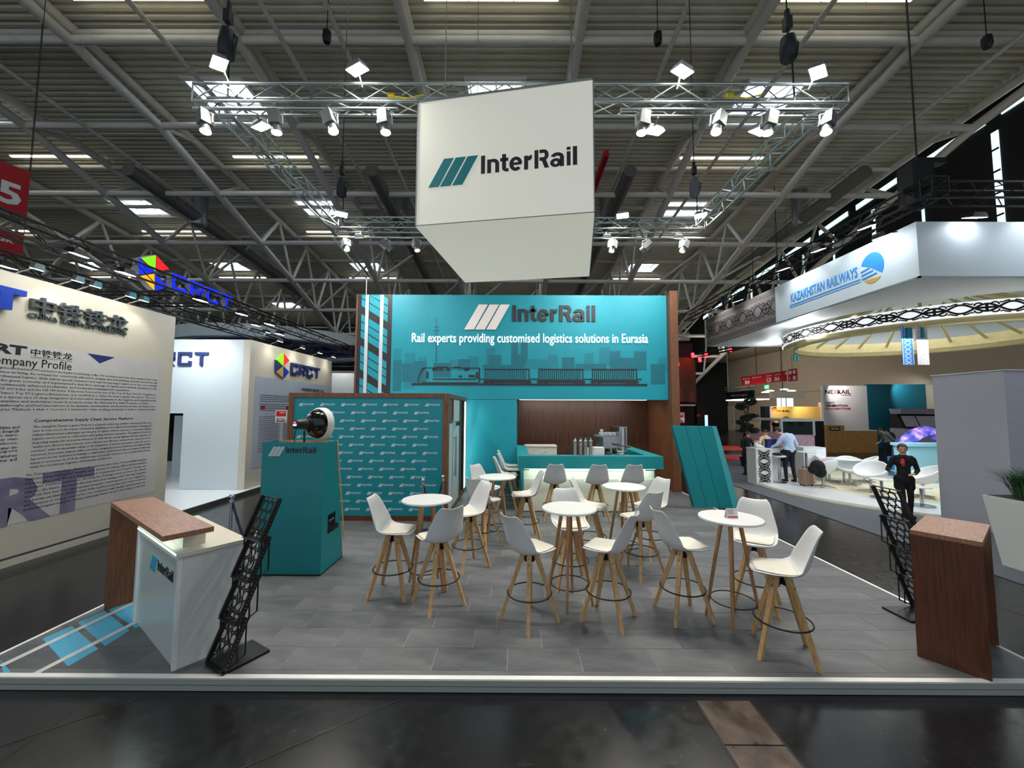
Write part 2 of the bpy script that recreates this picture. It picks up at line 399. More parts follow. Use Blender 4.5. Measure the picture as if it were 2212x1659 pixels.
# skylights
sk0 = None
for j, yy in enumerate(SKY[1:]):
    for i, xx in enumerate(SKX):
        zb = roof(yy); 
        t = thing('skylight', 'skylight', 'skylight', (xx, yy, zb))
        col = ['far left', 'second left', 'left', 'middle', 'right'][i]; row = ['row overhead', 'first row in view', 'second row', 'third row', 'row nearest the back wall'][j]
        t['label'] = 'square roof skylight in the %s column, %s from the camera' % (col, row); t['group'] = 'square skylights in the corrugated roof'
        if sk0 is None:
            b = B()
            for x0, x1, y0, y1 in ((-1.33, -1.2, -1.12, 1.12), (1.2, 1.33, -1.12, 1.12), (-1.2, 1.2, -1.12, -.95), (-1.2, 1.2, .95, 1.12)): b.box(x0, x1, y0, y1, -.13, .5)
            a = b.mesh('curb', 'white'); p_ = B().box(-1.2, 1.2, -.95, .95, .45, .47).mesh('pane', 'sky_pane')
            f_ = B().box(-.035, .035, -.95, .95, .33, .43).box(-1.2, 1.2, -.95, -.87, .33, .45).box(-1.2, 1.2, .87, .95, .33, .45).box(-1.2, -1.12, -.95, .95, .33, .45).box(1.12, 1.2, -.95, .95, .33, .45).mesh('sash', 'white')
            r_ = B().tube((0, .9, .36), (.1, .2, -.1), .02).tube((.15, .9, .36), (.1, .2, -.1), .02).mesh('opener_rod', 'tube'); sk0 = 1
        for nm, me in (('curb', a), ('pane', p_), ('sash', f_), ('opener_rod', r_)): obj(nm, me, t)
# strip lights between the skylight rows
nm_ = 0
for yy in (12.6, 20.45, 28.1, 35.8, 43.5):
    for i, xx in enumerate(SKX):
        zz = roof(yy) - .25
        t = thing('strip_light', 'thin fluorescent strip under the roof, %s column, %s' % (['far left', 'second left', 'left', 'middle', 'right'][i], {12.6: 'nearest the camera', 20.45: 'behind the front truss', 28.1: 'halfway down the hall', 35.8: 'above the teal fascia', 43.5: 'at the far end'}[yy]), 'light', (xx, yy, zz), 0, 'fluorescent strips under the roof')
        if nm_ == 0:
            h_ = B().box(-2.35, 2.35, -.08, .08, 0, .08).mesh('housing', 'white'); tb = B()
            for k in range(3): tb.box(-2.3 + k * 1.55, -.8 + k * 1.55, -.06, .06, -.05, 0)
            tb = tb.mesh('tube', 'tube_light'); hg = B().tube((-1.8, 0, .08), (-1.8, 0, .4), .015).tube((1.8, 0, .08), (1.8, 0, .4), .015).mesh('hanger', 'tube'); nm_ = 1
        obj('housing', h_, t); obj('tube', tb, t); obj('hanger', hg, t)
# tubular roof girders along the hall
GX = [-3.85 + 6.2 * k for k in range(-6, 5)]
NY = [6.1 + 3.7 * k for k in range(11)]
def low(y): return roof(y) - .75 - max(.12, .62 + .24 * (y - 18))
pos = ['seventh', 'sixth', 'fifth', 'fourth', 'third', 'second']
for gi, x in enumerate(GX):
    if gi < 6: lab = 'grey tubular roof girder, %s to the left of the hanging light box' % pos[gi][:99].replace('seventh', 'sixth') if gi else 'outermost grey tubular roof girder at the far left of the hall'
    if 1 <= gi <= 5: lab = 'grey tubular roof girder running down the hall, %s left of the hanging light box' % ['', 'sixth', 'fifth', 'fourth', 'third', 'second'][gi]
    if gi == 6: lab = 'grey tubular roof girder passing just left of the hanging light box'
    if gi > 6: lab = 'grey tubular roof girder running down the hall, %s right of the hanging light box' % ['first', 'second', 'third', 'fourth'][gi - 7]
    t = thing('roof_girder', lab, 'girder', (x, 0, 0), 0, 'tubular roof girders')
    b = B(); ys = [0, 3.2] + NY + [47.8]
    for a, c in zip(ys, ys[1:]): b.tube((0, a, roof(a) - .42), (0, c, roof(c) - .42), .2, n=10)
    b.build('top_chord', 'tube', t, 50)
    b = B()
    for a, c in zip(ys, ys[1:]): b.tube((0, a, low(a)), (0, c, low(c)), .19, n=10)
    b.build('bottom_chord', 'tube', t, 50)
    for a, c in zip(NY, NY[1:]):
        m_ = (a + c) / 2
        B().tube((0, a, low(a)), (0, m_ if a > 16 else a + .5, roof(m_) - .45), .11, n=7).build('web_strut', 'tube', t, 50)
        if a > 24: B().tube((0, c, low(c)), (0, m_, roof(m_) - .45), .09, n=7).build('web_strut', 'tube', t, 50)
    for y in NY: B().torus((0, y, low(y)), .20, .035, n=10, k=5).build('collar', 'tube', t)
for yi, y in enumerate(NY):
    if y < 12: continue
    t = thing('cross_tube', 'grey tube spanning the hall between roof girders, %s from the back wall' % ['', '', 'ninth', 'eighth', 'seventh', 'sixth', 'fifth', 'fourth', 'third', 'second', 'nearest'][yi], 'tube', (0, y, 0), 0, 'cross tubes between the girders')
    for a, c in zip(GX, GX[1:]):
        B().tube((a, 0, low(y)), (c, 0, low(y)), .15, n=8).build('tube', 'tube', t, 50)
        if y < 16 or y > 20: B().tube((a, .1, roof(y) - .5), (c, .1, roof(y) - .5), .12, n=8).build('upper_tube', 'tube', t, 50)
        if y > 27 and (yi + GX.index(a)) % 2: B().tube((a, 0, low(y)), (c, -1.8, roof(y - 1.8) - .5), .09, n=6).build('brace', 'tube', t, 50)
for i, (x, lab) in enumerate(((-12.4, 'left of the front truss hoist'), (-8.2, 'above the left end of the front truss'), (-6.1, 'left of the near left girder'), (5.6, 'right of the hanging light box'), (10.2, 'above the right end of the front truss'), (-19.5, 'above the blue letter sign'), (17.6, 'beside the dark curtain wall'))):
    b = B(); ys = [4, 12, 18, 24, 30, 36, 44]
    for a, c in zip(ys, ys[1:]): b.tube((x, a, roof(a) - 1.3), (x, c, roof(c) - 1.3), .09, n=8)
    tag(b.build('service_pipe', 'tube', None, 50), 'long thin grey service pipe under the roof, ' + lab, 'pipe', 'service pipes under the roof')
# air ducts with drop nozzles
for x, ys, drop, lab, col in ((-17.3, 20, P(431, 455, Y=23.5), 'left of the colourful hexagon sign', 'duct'), (-8.4, 21, P(865, 440, Y=24), 'behind the hanging light box on the left', 'duct'), (5.6, 21, P(1310, 440, Y=24), 'behind the hanging light box on the right', 'duct'), (17.1, 20, P(1728, 455, Y=23.5), 'above the wide white canopy', 'duct')):
    t = thing('air_duct', 'round metal air duct with a drop nozzle, ' + lab, 'duct', (0, 0, 0), 0, 'air ducts under the roof')
    b = B(); q = [19, 26, 33, 40, 47]
    for a, c in zip(q, q[1:]): b.tube((drop.x, a, roof(a) - 2.0), (drop.x, c, roof(c) - 2.0), .34, n=14)
    b.build('duct', 'duct' if x != 5.6 else 'duct', t, 50)
    B().tube((drop.x, drop.y, drop.z + 1.2), (drop.x, drop.y, drop.z - .6), .42, n=18).build('nozzle', 'alu_dull', t, 50)
    B().tube((drop.x, drop.y, drop.z - .62), (drop.x, drop.y, drop.z - .95), .46, .40, n=18).build('outlet', 'alu_dull', t, 50)
# pipework along the back wall
for i, (py, r, m_) in enumerate(((700, .16, 'duct'), (707, .13, 'tube'), (714, .13, 'duct'), (720, .28, 'tube'), (728, .32, 'tube'))):
    a = P(600, py, Y=YB - .8); c = P(1530, py, Y=YB - .8)
    tag(B().tube((-30, YB - .8, a.z), (XW - .3, YB - .8, a.z), r, n=10).build('wall_pipe', m_, None, 50), ['topmost slim', 'second slim', 'third slim', 'upper thick', 'lowest thick'][i] + ' grey pipe running along the back wall', 'pipe', 'pipes along the back wall')
a = P(649, 830, Y=44); c = P(677, 738, Y=44)
tag(B().box(a.x, c.x, 44, 44.8, 0, c.z).build('concrete_column', 'grey_wall'), 'pale concrete column in front of the back wall left of the teal fascia', 'column')
a = P(1290, 345, Y=19); c = P(1318, 240, Y=19)
tag(B().box(a.x + .0, a.x + .22, 17.5, 23, roof(20) - 2.2, roof(20) - 1.9).build('red_pipe', 'red_sign'), 'red sprinkler pipe under the roof right of the light box', 'pipe')
# beige wall details: doors, seam, opening
for i, (px0, px1, py0) in enumerate(((1503, 1517, 895), (1565, 1588, 893))):
    a = P(px0, 930, X=XR); c = P(px1, 930, X=XR); h = P(px1, py0, X=XR).z
    y0, y1 = sorted((a.y, c.y)); y1 = min(y1, y0 + 2.4)
    o = struct('door_%d' % (i + 1), B().box(XR - .08, XR, y0, y1, 0, 2.9), 'cream_wall')
    B().tube((XR - .14, y0 + .2, 1.1), (XR - .14, y0 + .4, 1.1), .03).build('door_handle', 'black', o)
struct('trim_1', B().box(XR - .03, XR, -14, YB, 4.05, 4.09), 'brown_panel')
struct('baseboard_right', B().box(XR - .04, XR, -14, YB, 0, .12), 'brown_hole')
y0 = P(1715, 900, X=XR).y; y1 = P(1645, 900, X=XR).y
o = struct('window_40', B().box(XR - .06, XR - .02, y0, y0 + 2.2, 1.0, 3.7), 'day_pane')
B().box(XR - .1, XR - .06, y0 + .8, y0 + .9, 1.0, 3.7).box(XR - .1, XR - .06, y0 + 1.5, y0 + 1.56, 1.0, 3.7).build('window_bar', 'grey_wall', o)
# ================================================================ THE TEAL STAND
PL = .10; X0, X1, YF, YK = -4.69, 4.69, 3.44, 11.22
st = B().box(X0 + .01, X1 - .01, YF + .01, 13.2, 0, PL - .0022); stf = struct('floor_stand', st, 'grout', None, 'raised stand floor of dark slate-look tiles')
tmats = ['tile', 'tile2', 'tile3']; TL, TW, G = .66, .33, .004
cache = {}; far = B()
r = 0; y = YF + .11
while y < 11.2:
    off = [0, .33, .12, .45, .22, .55][r % 6]
    x = X0 + .03 - off
    while x < X1 - .03:
        xa = max(x, X0 + .03); xb = min(x + TL, X1 - .03)
        if xb - xa > .05:
            if y < 7.7:
                k = (round(xb - xa, 3), random.randint(0, 2))
                if k not in cache: cache[k] = B().box(G / 2, k[0] - G / 2, G / 2, TW - G / 2, 0, .0025).mesh('tile', tmats[k[1]])
                o = obj('tile', cache[k], stf); o.location = (xa, y, PL - .0025 + random.uniform(-.0002, .0002))
            else:
                far.mi = random.randint(0, 2); far.box(xa + G / 2, xb - G / 2, y + G / 2, y + TW - G / 2, PL - .0025, PL)
        x += TL
    y += TW; r += 1
far.box(X0 + .03, X1 - .03, YF + .03, YF + .107, PL - .0025, PL); far.box(X0 + .03, X1 - .03, y, 13.2, PL - .0025, PL)
o = far.build('tile_field', tmats, stf); o['kind'] = 'stuff'
b = B().box(X0, X1, YF - .004, YF + .045, PL - .002, PL + .004); struct('trim_2', b, 'white_edge')
b = B().box(X0, X1, YF - .012, YF, .052, PL - .003).box(X0, X1, YF - .012, YF, 0.004, .046); struct('trim_3', b, 'alu_paint')
struct('trim_4', B().box(X0 - .004, X0 + .028, YF, 11.2, PL - .002, PL + .004), 'white_edge')
struct('trim_5', B().box(X1 - .028, X1 + .004, YF, 11.2, PL - .002, PL + .004), 'white_edge')
# floor graphic: blue sleepers under two white rails
t = thing('floor_graphic', 'blue and white railway track print on the stand floor by the left desk', 'floor sticker', (0, 0, PL))
A1 = P(0, 1430, z=PL); 
b = B(); b2 = B()
ra = [P(0, 1440, z=PL), P(294, 1300, z=PL)]; rb = [P(70, 1459, z=PL), P(312, 1335, z=PL)]
def strip(bb, a, c, wd, h):
    d = (c - a).normalized(); n_ = V((-d.y, d.x, 0)) * wd / 2
    bb.add([(a.x - n_.x, a.y - n_.y, h), (a.x + n_.x, a.y + n_.y, h), (c.x + n_.x, c.y + n_.y, h), (c.x - n_.x, c.y - n_.y, h)], [(0, 1, 2, 3)])
d = (ra[1] - ra[0]).normalized(); d.z = 0
for a, c in (ra, rb): 
    a2 = a + d * ((YF + .04 - a.y) / d.y) if a.y < YF + .04 else a
    strip(b, a2 if a2.x > X0 + .05 else a + d * 0, c + d * .1, .062, .0035)
b.build('rail_print', 'white', t)
for k, quad in enumerate(([(92, 1380), (155, 1352), (212, 1402), (147, 1440)], [(168, 1345), (226, 1320), (280, 1362), (227, 1396)], [(234, 1318), (290, 1293), (318, 1345), (293, 1357)])):
    q = [P(x_, y_, z=PL) for x_, y_ in quad]
    B().add([(p.x, p.y, .0015) for p in q], [(3, 2, 1, 0)]).build('sleeper_print', 'floor_blue', t)
q = [P(0, 1425, z=PL), P(22, 1457, z=PL), P(0, 1459, z=PL)]
B().add([(max(p.x, X0 + .04), max(p.y, YF + .04), .0015) for p in q], [(2, 1, 0)]).build('sleeper_print', 'floor_blue', t)
# ---- fascia wall
YW = 11.224
t = thing('fascia_wall', 'tall teal back wall of the stand with lettering and train mural', 'wall panel', (0, YW, 0))
zb, zt = 2.645, 5.67; xl, xr = -4.50, 4.43
B().box(xl, xr, 0, .16, zb, zt).build('fascia_panel', 'teal_bright', t)
B().box(xl, .12, 0, .16, PL, zb - .01).build('lower_panel', 'teal_bright', t)
B().box(xl - .05, xl, -.002, 1.7, PL, zt + .01).box(xl, .1, 1.6, 1.7, PL, zt).build('edge_board', 'wood', t)
def FW(px, py): p = P(px, py, Y=YW); return (p.x, p.z)
TF = M(((1, 0, 0, 0), (0, 0, -1, 0), (0, 1, 0, 0), (0, 0, 0, 1)))  # local xy -> wall XZ, +z toward the camera
b = B(); b.T = TF; x_, z_ = FW(1003, 712); b2 = B(); b2.T = TF; wq = FW(1286, 712)[0] - x_
k = wq / 844
logo_bars(b, x_, z_, wq, .03); b.build('logo_bars', 'logo_pink', t)
b = B(); b.T = TF; logo_text(b, x_, z_, wq, .03, thick=.03, h=(55, 160)); b.build('logo_lettering', 'logo_black', t)
b = B(); b.T = TF; x_, z_ = FW(890, 744); x2, z2 = FW(1399, 724); put_text(b, 'Rail experts providing customised logistics solutions in Eurasia', x_, x2, z_ - .02, z2 + .03, d=.03, off=.002, res=3, thick=.02); b.build('slogan_lettering', 'letters_lit', t)
# track graphic at the left
b = B(); b.T = TF; xs0, xs1 = xl, FW(848, 640)[0]; b.rect(xs0, xs1, zb, zt - .01, .003); b.build('track_ground', 'logo_black', t)
b = B(); b.T = TF; b3 = B(); b3.T = TF
def colx(px): return FW(px, 740)[0]
cols = [(779, 787), (796, 819), (826, 836)]
def ux(px): return colx(px)
zz = zt + .35; j = 0
while zz > zb:
    for ci, (a, c) in enumerate(cols):
        xa, xb = ux(a), ux(c); sl = .62
        z1 = zz - (xa - ux(779)) * sl; z1b = zz - (xb - ux(779)) * sl; h = .205
        q = [(xa, z1 - h), (xb, z1b - h), (xb, z1b), (xa, z1)]
        q = [(x, min(max(z, zb + .01), zt - .02)) for x, z in q]
        if q[3][1] - q[0][1] > .03 or q[2][1] - q[1][1] > .03: b.prism(q, .005)
    j += 1; zz -= .24 if j % 3 else .44
b.build('sleeper_print', 'teal_bright', t)
for a in (791, 823): b3.rect(ux(a - 3.6), ux(a + 3.6), zb, zt - .01, .008)
b3.build('rail_print', 'logo_grey', t)
# skyline mural
def mural(name, m, rects, d=.003, polys=()):
    b = B(); b.T = TF
    for i_, (x0, y0, x1_, y1_) in enumerate(rects):
        a = FW(x0, y1_); c = FW(x1_, y0); b.rect(a[0], c[0], a[1], c[1], d + .00006 * i_)
    for i_, pl_ in enumerate(polys): b.prism([FW(*p) for p in pl_][::-1], d + .0045 + .0002 * i_ if name == 'skyline_print' else d)
    return b.build(name, m, t)
mural('skyline_print', 'teal_mid', [(849, 753, 868, 790), (872, 763, 897, 840), (903, 771, 922, 800), (1012, 770, 1034, 800), (1050, 752, 1070, 790), (1184, 767, 1205, 795), (1262, 763, 1282, 790), (1294, 750, 1318, 790), (1422, 772, 1440, 800), (970, 777, 1000, 800)], .002, [[(1132, 795), (1138, 776), (1196, 776), (1207, 795)]])
mural('skyline_print', 'teal_shade', [(848, 778, 868, 845), (868, 785, 893, 825), (893, 780, 922, 832), (936, 784, 975, 815), (990, 776, 1016, 800), (1055, 767, 1083, 795), (1043, 788, 1130, 798), (1214, 772, 1241, 800), (1243, 786, 1310, 800), (1406, 786, 1436, 830), (1317, 760, 1340, 800), (1370, 760, 1396, 800), (1340, 773, 1372, 800), (1317, 757, 1320, 761), (1324, 757, 1327, 761), (1331, 757, 1334, 761), (1337, 757, 1340, 761), (1370, 757, 1373, 761), (1377, 757, 1380, 761), (1385, 757, 1388, 761), (1393, 757, 1396, 761), (1104, 745, 1119, 798), (1125, 745, 1140, 798), (1119, 765, 1125, 798)], .003, [[(1104, 746), (1105, 740), (1111, 735), (1118, 740), (1119, 746)], [(1125, 746), (1126, 740), (1132, 735), (1139, 740), (1140, 746)]])
mural('tower_print', 'teal_shade', [(940.6, 716, 945.2, 782), (941.6, 688, 944, 718), (938, 704, 948, 708), (937, 712, 949, 716), (942.6, 668, 943.2, 690)], .003)
r_ = [(912, 826, 1034, 829), (1000, 794, 1035, 796), (915, 794, 1000, 795.4), (1034, 795, 1037, 826), (921, 803, 926, 818), (1028, 804, 1033, 818), (934, 795.5, 946, 801), (948, 795.5, 957, 801), (965, 796, 971, 801), (1003, 796, 1013, 801), (1012, 810, 1026, 815), (991, 811, 998, 815), (935, 818, 1028, 820), (940, 792, 968, 794), (980, 792, 996, 794)]
for a, c in ((1047, 1144), (1163, 1260), (1279, 1376)):
    r_ += [(a, 797, c, 799), (a, 820, c, 824), (a, 797, a + 2, 824), (c - 2, 797, c, 824), (a - 3, 823, c + 4, 827), (a - 10, 818, a, 820), (c, 818, c + 10, 820)]
    r_ += [(a + 5 + k * 4.2, 799, a + 6.3 + k * 4.2, 820) for k in range(21)]
    for k in (a + 4, a + 16, c - 16, c - 4): r_ += [(k - 3.4, 826, k + 3.4, 831.5)]
for k in (917, 927, 937, 1004, 1014, 1024): r_ += [(k - 3.4, 826, k + 3.4, 831.5)]
r_ += [(889, 829.6, 1398, 831)] + [(890 + k * 5.1, 831, 892.6 + k * 5.1, 832.4) for k in range(100)]
mural('train_print', 'logo_black', r_, .009, [[(902, 826), (904, 812), (911, 796), (916, 794), (920, 794), (912, 803), (906, 814), (905, 826)]])
# wood post and bar niche
t = thing('wood_post', 'tall wood veneer side wall closing the stand at the bar', 'post', (4.44, 0, 0))
B().box(0, .22, 11.0, 13.2, PL, 5.74).build('post_board', 'wood', t)
t = thing('bar_niche', 'dark wood clad niche behind the bar counter', 'niche', (0, 0, 0))
x = .12; i = 0
while x < 4.43:
    B().box(x, min(x + .43, 4.435) - .003, 12.95, 13.0, PL, 2.667).build('back_board', 'wood_dark', t); x += .43
B().box(.121, .16, YW + .17, 12.95, PL, 2.667).build('side_board', 'wood_dark', t)
B().box(.12, 4.43, YW + .17, 13.0, 2.668, 2.70).build('niche_ceiling', 'wood_dark', t)
B().box(.2, 4.0, 11.75, 12.0, 2.648, 2.667).build('light_strip', 'bar_light', t)
area((2.1, 11.9, 2.6), (2.2, 12.9, 1.2), 26, 3.6, .2, (1, .9, .82))
# ---- bar counter
t = thing('bar_counter', 'teal topped bar counter with white base and light strip', 'bar counter', (0, 0, PL))
hT = 1.252; hb = .982
B().box(.117, 3.255, 8.59, 8.865, hb, hT).build('front_beam', 'teal', t)
B().box(.117, .37, 8.867, 11.2, hb, hT).build('side_beam', 'teal', t)
B().box(2.95, 3.255, 8.867, 11.2, hb, hT).build('side_beam', 'teal', t)
B().box(.371, 2.949, 8.867, 9.5, .9, .94).build('worktop', 'white', t)
B().box(.25, 3.16, 8.86, 8.9, .02, .72).build('base_panel', 'cream', t)
B().box(.25, 3.16, 8.90, 8.94, .72, .9).box(.25, 3.16, 8.94, 9.4, .0, .88).build('base_recess', 'cream', t)
B().box(.26, 3.15, 8.80, 8.84, .945, .98).build('light_strip', 'led', t)
B().box(.20, .248, 8.86, 11.2, 0, .98).build('side_panel', 'teal', t)
B().box(3.162, 3.2, 8.86, 11.2, 0, .98).build('side_panel', 'wood_dark', t)
area((1.7, 8.72, 1.06), (1.7, 8.95, .3), 9, 2.8, .04, (.8, 1, .92))
t = thing('back_cabinet', 'low cream cabinet behind the bar counter, left of the beer taps', 'cabinet', (0, 0, PL))
B().box(.36, 1.28, 11.5, 12.0, 0, 1.18).build('body', 'cream', t); B().box(.35, 1.29, 11.48, 12.02, 1.18, 1.21).build('top', 'cream', t)
t = thing('sink_tap', 'bent chrome sink tap behind the bar, left end', 'tap', (.62, 9.25, 1.04))
B().path([(0, 0, 0), (0, 0, .2), (.05, 0, .3), (.14, 0, .34), (.16, 0, .30)], .012).build('spout', 'steel', t); B().path([(.3, .05, 0), (.34, .05, .14), (.42, .05, .18), (.52, .05, .1), (.6, .05, .02)], .012).build('hose', 'black', t)
B().box(-.06, .7, -.1, .2, -.02, .0).build('sink_rim', 'steel', t)
for i, px in enumerate((1242, 1254, 1264.5, 1275.6)):
    x = P(px, 984, Y=8.76).x
    t = thing('beer_tap', 'chrome beer tap column on the bar, %s from the left' % ['first', 'second', 'third', 'fourth'][i], 'tap', (x, 8.74, 1.352), 0, 'chrome beer taps on the bar')
    B().lathe([(.045, 0), (.045, .01), (.036, .02), (.036, .24), (.04, .25), (.04, .27)], n=16).build('column', 'steel', t, 40)
    B().ball((0, -.01, .31), .045).tube((0, -.02, .34), (.0, -.03, .39), .012, .02).build('head', 'steel', t, 60)
    B().tube((0, -.03, .29), (0, -.09, .26), .012).build('spout', 'steel', t)
# coffee machine
t = thing('coffee_machine', 'chrome espresso machine standing at the right of the bar', 'coffee machine', (2.3, 9.3, 1.04), .25)
B().box(-.06, .3, -.1, .3, 0, .12).box(.14, .34, -.15, .3, 0, .92).box(-.22, .2, -.05, .3, .42, .68).build('body', 'steel', t)
B().tube((.22, -.16, .02), (.22, -.16, .9), .07, n=14).tube((-.05, .05, .1), (-.05, .05, .42), .05).build('boiler', 'steel', t, 40)
B().box(-.28, .16, -.08, .32, .68, .72).build('cup_tray', 'alu', t)
B().tube((-.02, -.1, .4), (-.02, -.3, .36), .016).tube((.05, -.12, .52), (.34, -.3, .46), .018).tube((-.2, -.05, .38), (-.42, -.1, .37), .014).build('handle', 'black', t)
B().box(-.25, .22, -.2, .2, .1, .14).build('drip_tray', 'black', t); B().tube((-.1, -.05, .3), (-.1, -.05, .42), .05).tube((.06, -.05, .3), (.06, -.05, .42), .05).build('group_head', 'black', t)
for i in range(9):
    t = B().lathe([(.022, 0), (.032, .01), (.04, .07), (.036, .07), (.03, .015)], n=12).build('coffee_cup', 'white', None, 40)
    t.location = (2.07 + (i % 4) * .1, 9.22 + (i // 4 % 2) * .13, 1.762 + (i // 8) * .07); tag(t, 'small white coffee cup on top of the espresso machine', 'cup', 'white cups on the espresso machine')
for j, (px, n_, zz) in enumerate(((1341, 5, 1.04), (1352, 3, 1.04))):
    x = P(px, 984, Y=9.1).x
    for i in range(n_ + 3):
        t = B().lathe([(.045, 0), (.075, .012), (.08, .042), (.074, .042), (.06, .016)], n=16).build('saucer_bowl', 'white', None, 40)
        t.location = (x, 9.15, zz + i * .048); tag(t, 'white bowl in the %s stack right of the espresso machine' % ('taller' if j == 0 else 'shorter'), 'bowl', '%s stack of white bowls on the bar' % ('taller' if j == 0 else 'shorter'))
tag(B().box(1.85, 2.08, 9.0, 9.25, 1.04, 1.5).build('carton', 'card'), 'pale cardboard box between the taps and the espresso machine', 'box')
tag(B().box(1.66, 1.72, 8.98, 9.04, 1.04, 1.5).build('milk_carton', 'cream'), 'slim cream carton behind the third beer tap', 'carton')
tag(B().box(2.12, 2.22, 8.9, 9.02, 1.04, 1.4).build('green_packet', 'leaf_green'), 'small green packet in front of the espresso machine', 'packet')
# ---- photo wall cabin
t = thing('photo_wall_cabin', 'wood framed cabin with teal logo patterned photo wall', 'cabin', (0, 0, PL))
cx0, cx1, cy, ch = -4.615, -1.33, 8.094, 2.58
B().box(cx0, cx0 + .11, cy, cy + .1, 0, ch).build('stile', 'wood', t); B().box(cx1 - .11, cx1, cy, cy + .1, 0, ch).build('stile', 'wood', t)
B().box(cx0 + .11, cx1 - .11, cy, cy + .1, ch - .09, ch).build('top_rail', 'wood', t); B().box(cx0 + .11, cx1 - .11, cy, cy + .1, 0, .1).build('bottom_rail', 'wood_red', t)
B().box(cx0 + .11, cx1 - .11, cy + .02, cy + .08, .1, ch - .09).build('print_panel', 'teal_print', t)
b = B(); b.T = M.Translation((0, cy + .02, 0)) @ TF
r = 0
for r in range(15):
    z_ = P(800, 875 + r * 17.42, Y=cy).z - PL - .025
    for c_ in range(8):
        x = P(643 + c_ * 45.6 - (0 if r % 2 == 0 else -22.5) - r * .6, 900, Y=cy).x
        if x + .31 > cx1 - .12 or x < cx0 + .12: continue
        logo_bars(b, x, z_, .31, .002); logo_text(b, x, z_, .31, .002)
b.build('logo_pattern', 'logo_grey', t)
# cabin side wall with door
sx = cx1
B().box(sx - .1, sx, cy + .1, cy + .2, 0, ch).build('side_stile', 'wood', t)
B().box(sx - .1, sx, cy + .2, 11.2, ch - .09, ch).build('side_rail', 'wood', t); B().box(sx - .1, sx, cy + .2, 11.2, 0, .09).build('side_rail', 'wood', t)
B().box(cx0, cx0 + .08, cy + .1, 11.2, 0, ch).box(cx0, sx - .1, cy + .1, 11.2, ch - .03, ch).build('shell', 'white', t)
B().box(sx - .07, sx - .03, 8.3, 8.95, .09, 1.95).build('wall_glass', 'frost', t)
b = B().box(sx - .08, sx - .01, 8.3, 8.95, 1.95, 2.03).box(sx - .08, sx - .01, 8.88, 8.95, 2.03, ch - .09).box(sx - .05, sx - .03, 8.3, 8.88, 2.03, ch - .09); b.build('window_frame', 'wood', t)
d_ = B().box(sx - .06, sx - .02, 8.97, 10.0, .09, ch - .1).build('door', 'frost', t)
B().tube((sx + .04, 9.0, .75), (sx + .04, 9.0, 1.65), .02).tube((sx - .02, 9.0, .8), (sx + .04, 9.0, .8), .012).tube((sx - .02, 9.0, 1.6), (sx + .04, 9.0, 1.6), .012).build('handle', 'alu', d_)
TS = frame((sx - .018, 9.05, 1.8), (0, 1, 0))
b = B(); b.T = TS; logo_bars(b, 0, 0, .95, .003); b.build('sticker_bars', 'sticker', d_)
b = B(); b.T = TS; logo_text(b, 0, 0, .95, .003, 1); b.build('sticker_lettering', 'logo_black', d_)
B().box(sx - .1, sx - .0, 10.0, 10.1, .09, ch - .09).build('side_stile', 'wood_dark', t)
B().box(sx - .07, sx - .04, 10.1, 10.75, .09, ch - .09).build('wall_glass', 'glass_dark', t)
B().box(sx - .1, sx, 10.75, 10.86, .09, ch - .09).build('side_stile', 'wood_dark', t)
B().box(sx - .06, sx + .01, 10.9, 11.06, .12, ch - .12).build('light_strip', 'led_white', t)
area((sx + .1, 10.98, 1.4), (sx + 1, 10.98, 1.2), 3, .1, 2.2, (1, .96, .9))
# ---- photo tower
t = thing('photo_tower', 'tapered teal photo tower standing in front of the photo wall', 'tower', (-3.45, 5.46, PL))
W_, D_, D2, H_ = .86, .70, .36, 1.79
q0 = [(0, 0), (W_, 0), (W_, D_), (0, D_)]; q1 = [(0, 0), (W_, 0), (W_, D2), (0, D2)]; k = .02
B().hexa([(x, y, 0) for x, y in q0], [(x, y, .02) for x, y in q0]).build('plinth', 'black', t)
def wallq(a, c): return [(a[0], a[1])]
b = B(); i_ = .018
b.hexa([(0, 0, k), (W_, 0, k), (W_, i_, k), (0, i_, k)], [(0, 0, H_), (W_, 0, H_), (W_, i_, H_), (0, i_, H_)]); b.build('front_panel', 'teal', t)
b = B().hexa([(W_ - i_, i_, k), (W_, i_, k), (W_, D_, k), (W_ - i_, D_, k)], [(W_ - i_, i_, H_), (W_, i_, H_), (W_, D2, H_), (W_ - i_, D2, H_)]); sp = b.build('side_panel', 'teal', t)
b = B().hexa([(0, i_, k), (i_, i_, k), (i_, D_, k), (0, D_, k)], [(0, i_, H_), (i_, i_, H_), (i_, D2, H_), (0, D2, H_)]); b.build('side_panel', 'teal', t)
b = B().hexa([(i_, D_ - i_, k), (W_ - i_, D_ - i_, k), (W_ - i_, D_, k), (i_, D_, k)], [(i_, D2 - i_, H_), (W_ - i_, D2 - i_, H_), (W_ - i_, D2, H_), (i_, D2, H_)]); b.build('rear_panel', 'plywood', t)
B().hexa([(W_ - .002, D_, .3), (W_ + .01, D_, .3), (W_ + .01, D_ + .03, .3), (W_ - .002, D_ + .03, .3)], [(W_ - .002, D2, H_ + .005), (W_ + .01, D2, H_ + .005), (W_ + .01, D2 + .03, H_ + .005), (W_ - .002, D2 + .03, H_ + .005)]).build('rear_edge', 'plywood', t)
B().box(.15, W_ - .02, .02, .34, H_ - .12, H_ - .1).build('inner_shelf', 'plywood', t)
logo(t, frame((.085, -.0005, 1.60), (1, 0, 0)), .66, 'logo_grey', 'logo_black')
b = B().box(W_ - .01, W_ + .003, .17, .40, .50, .76); b.build('slot', 'black_gloss', sp)
B().box(W_ + .003, W_ + .006, .20, .36, .66, .69).build('photo_slot', 'alu', sp)
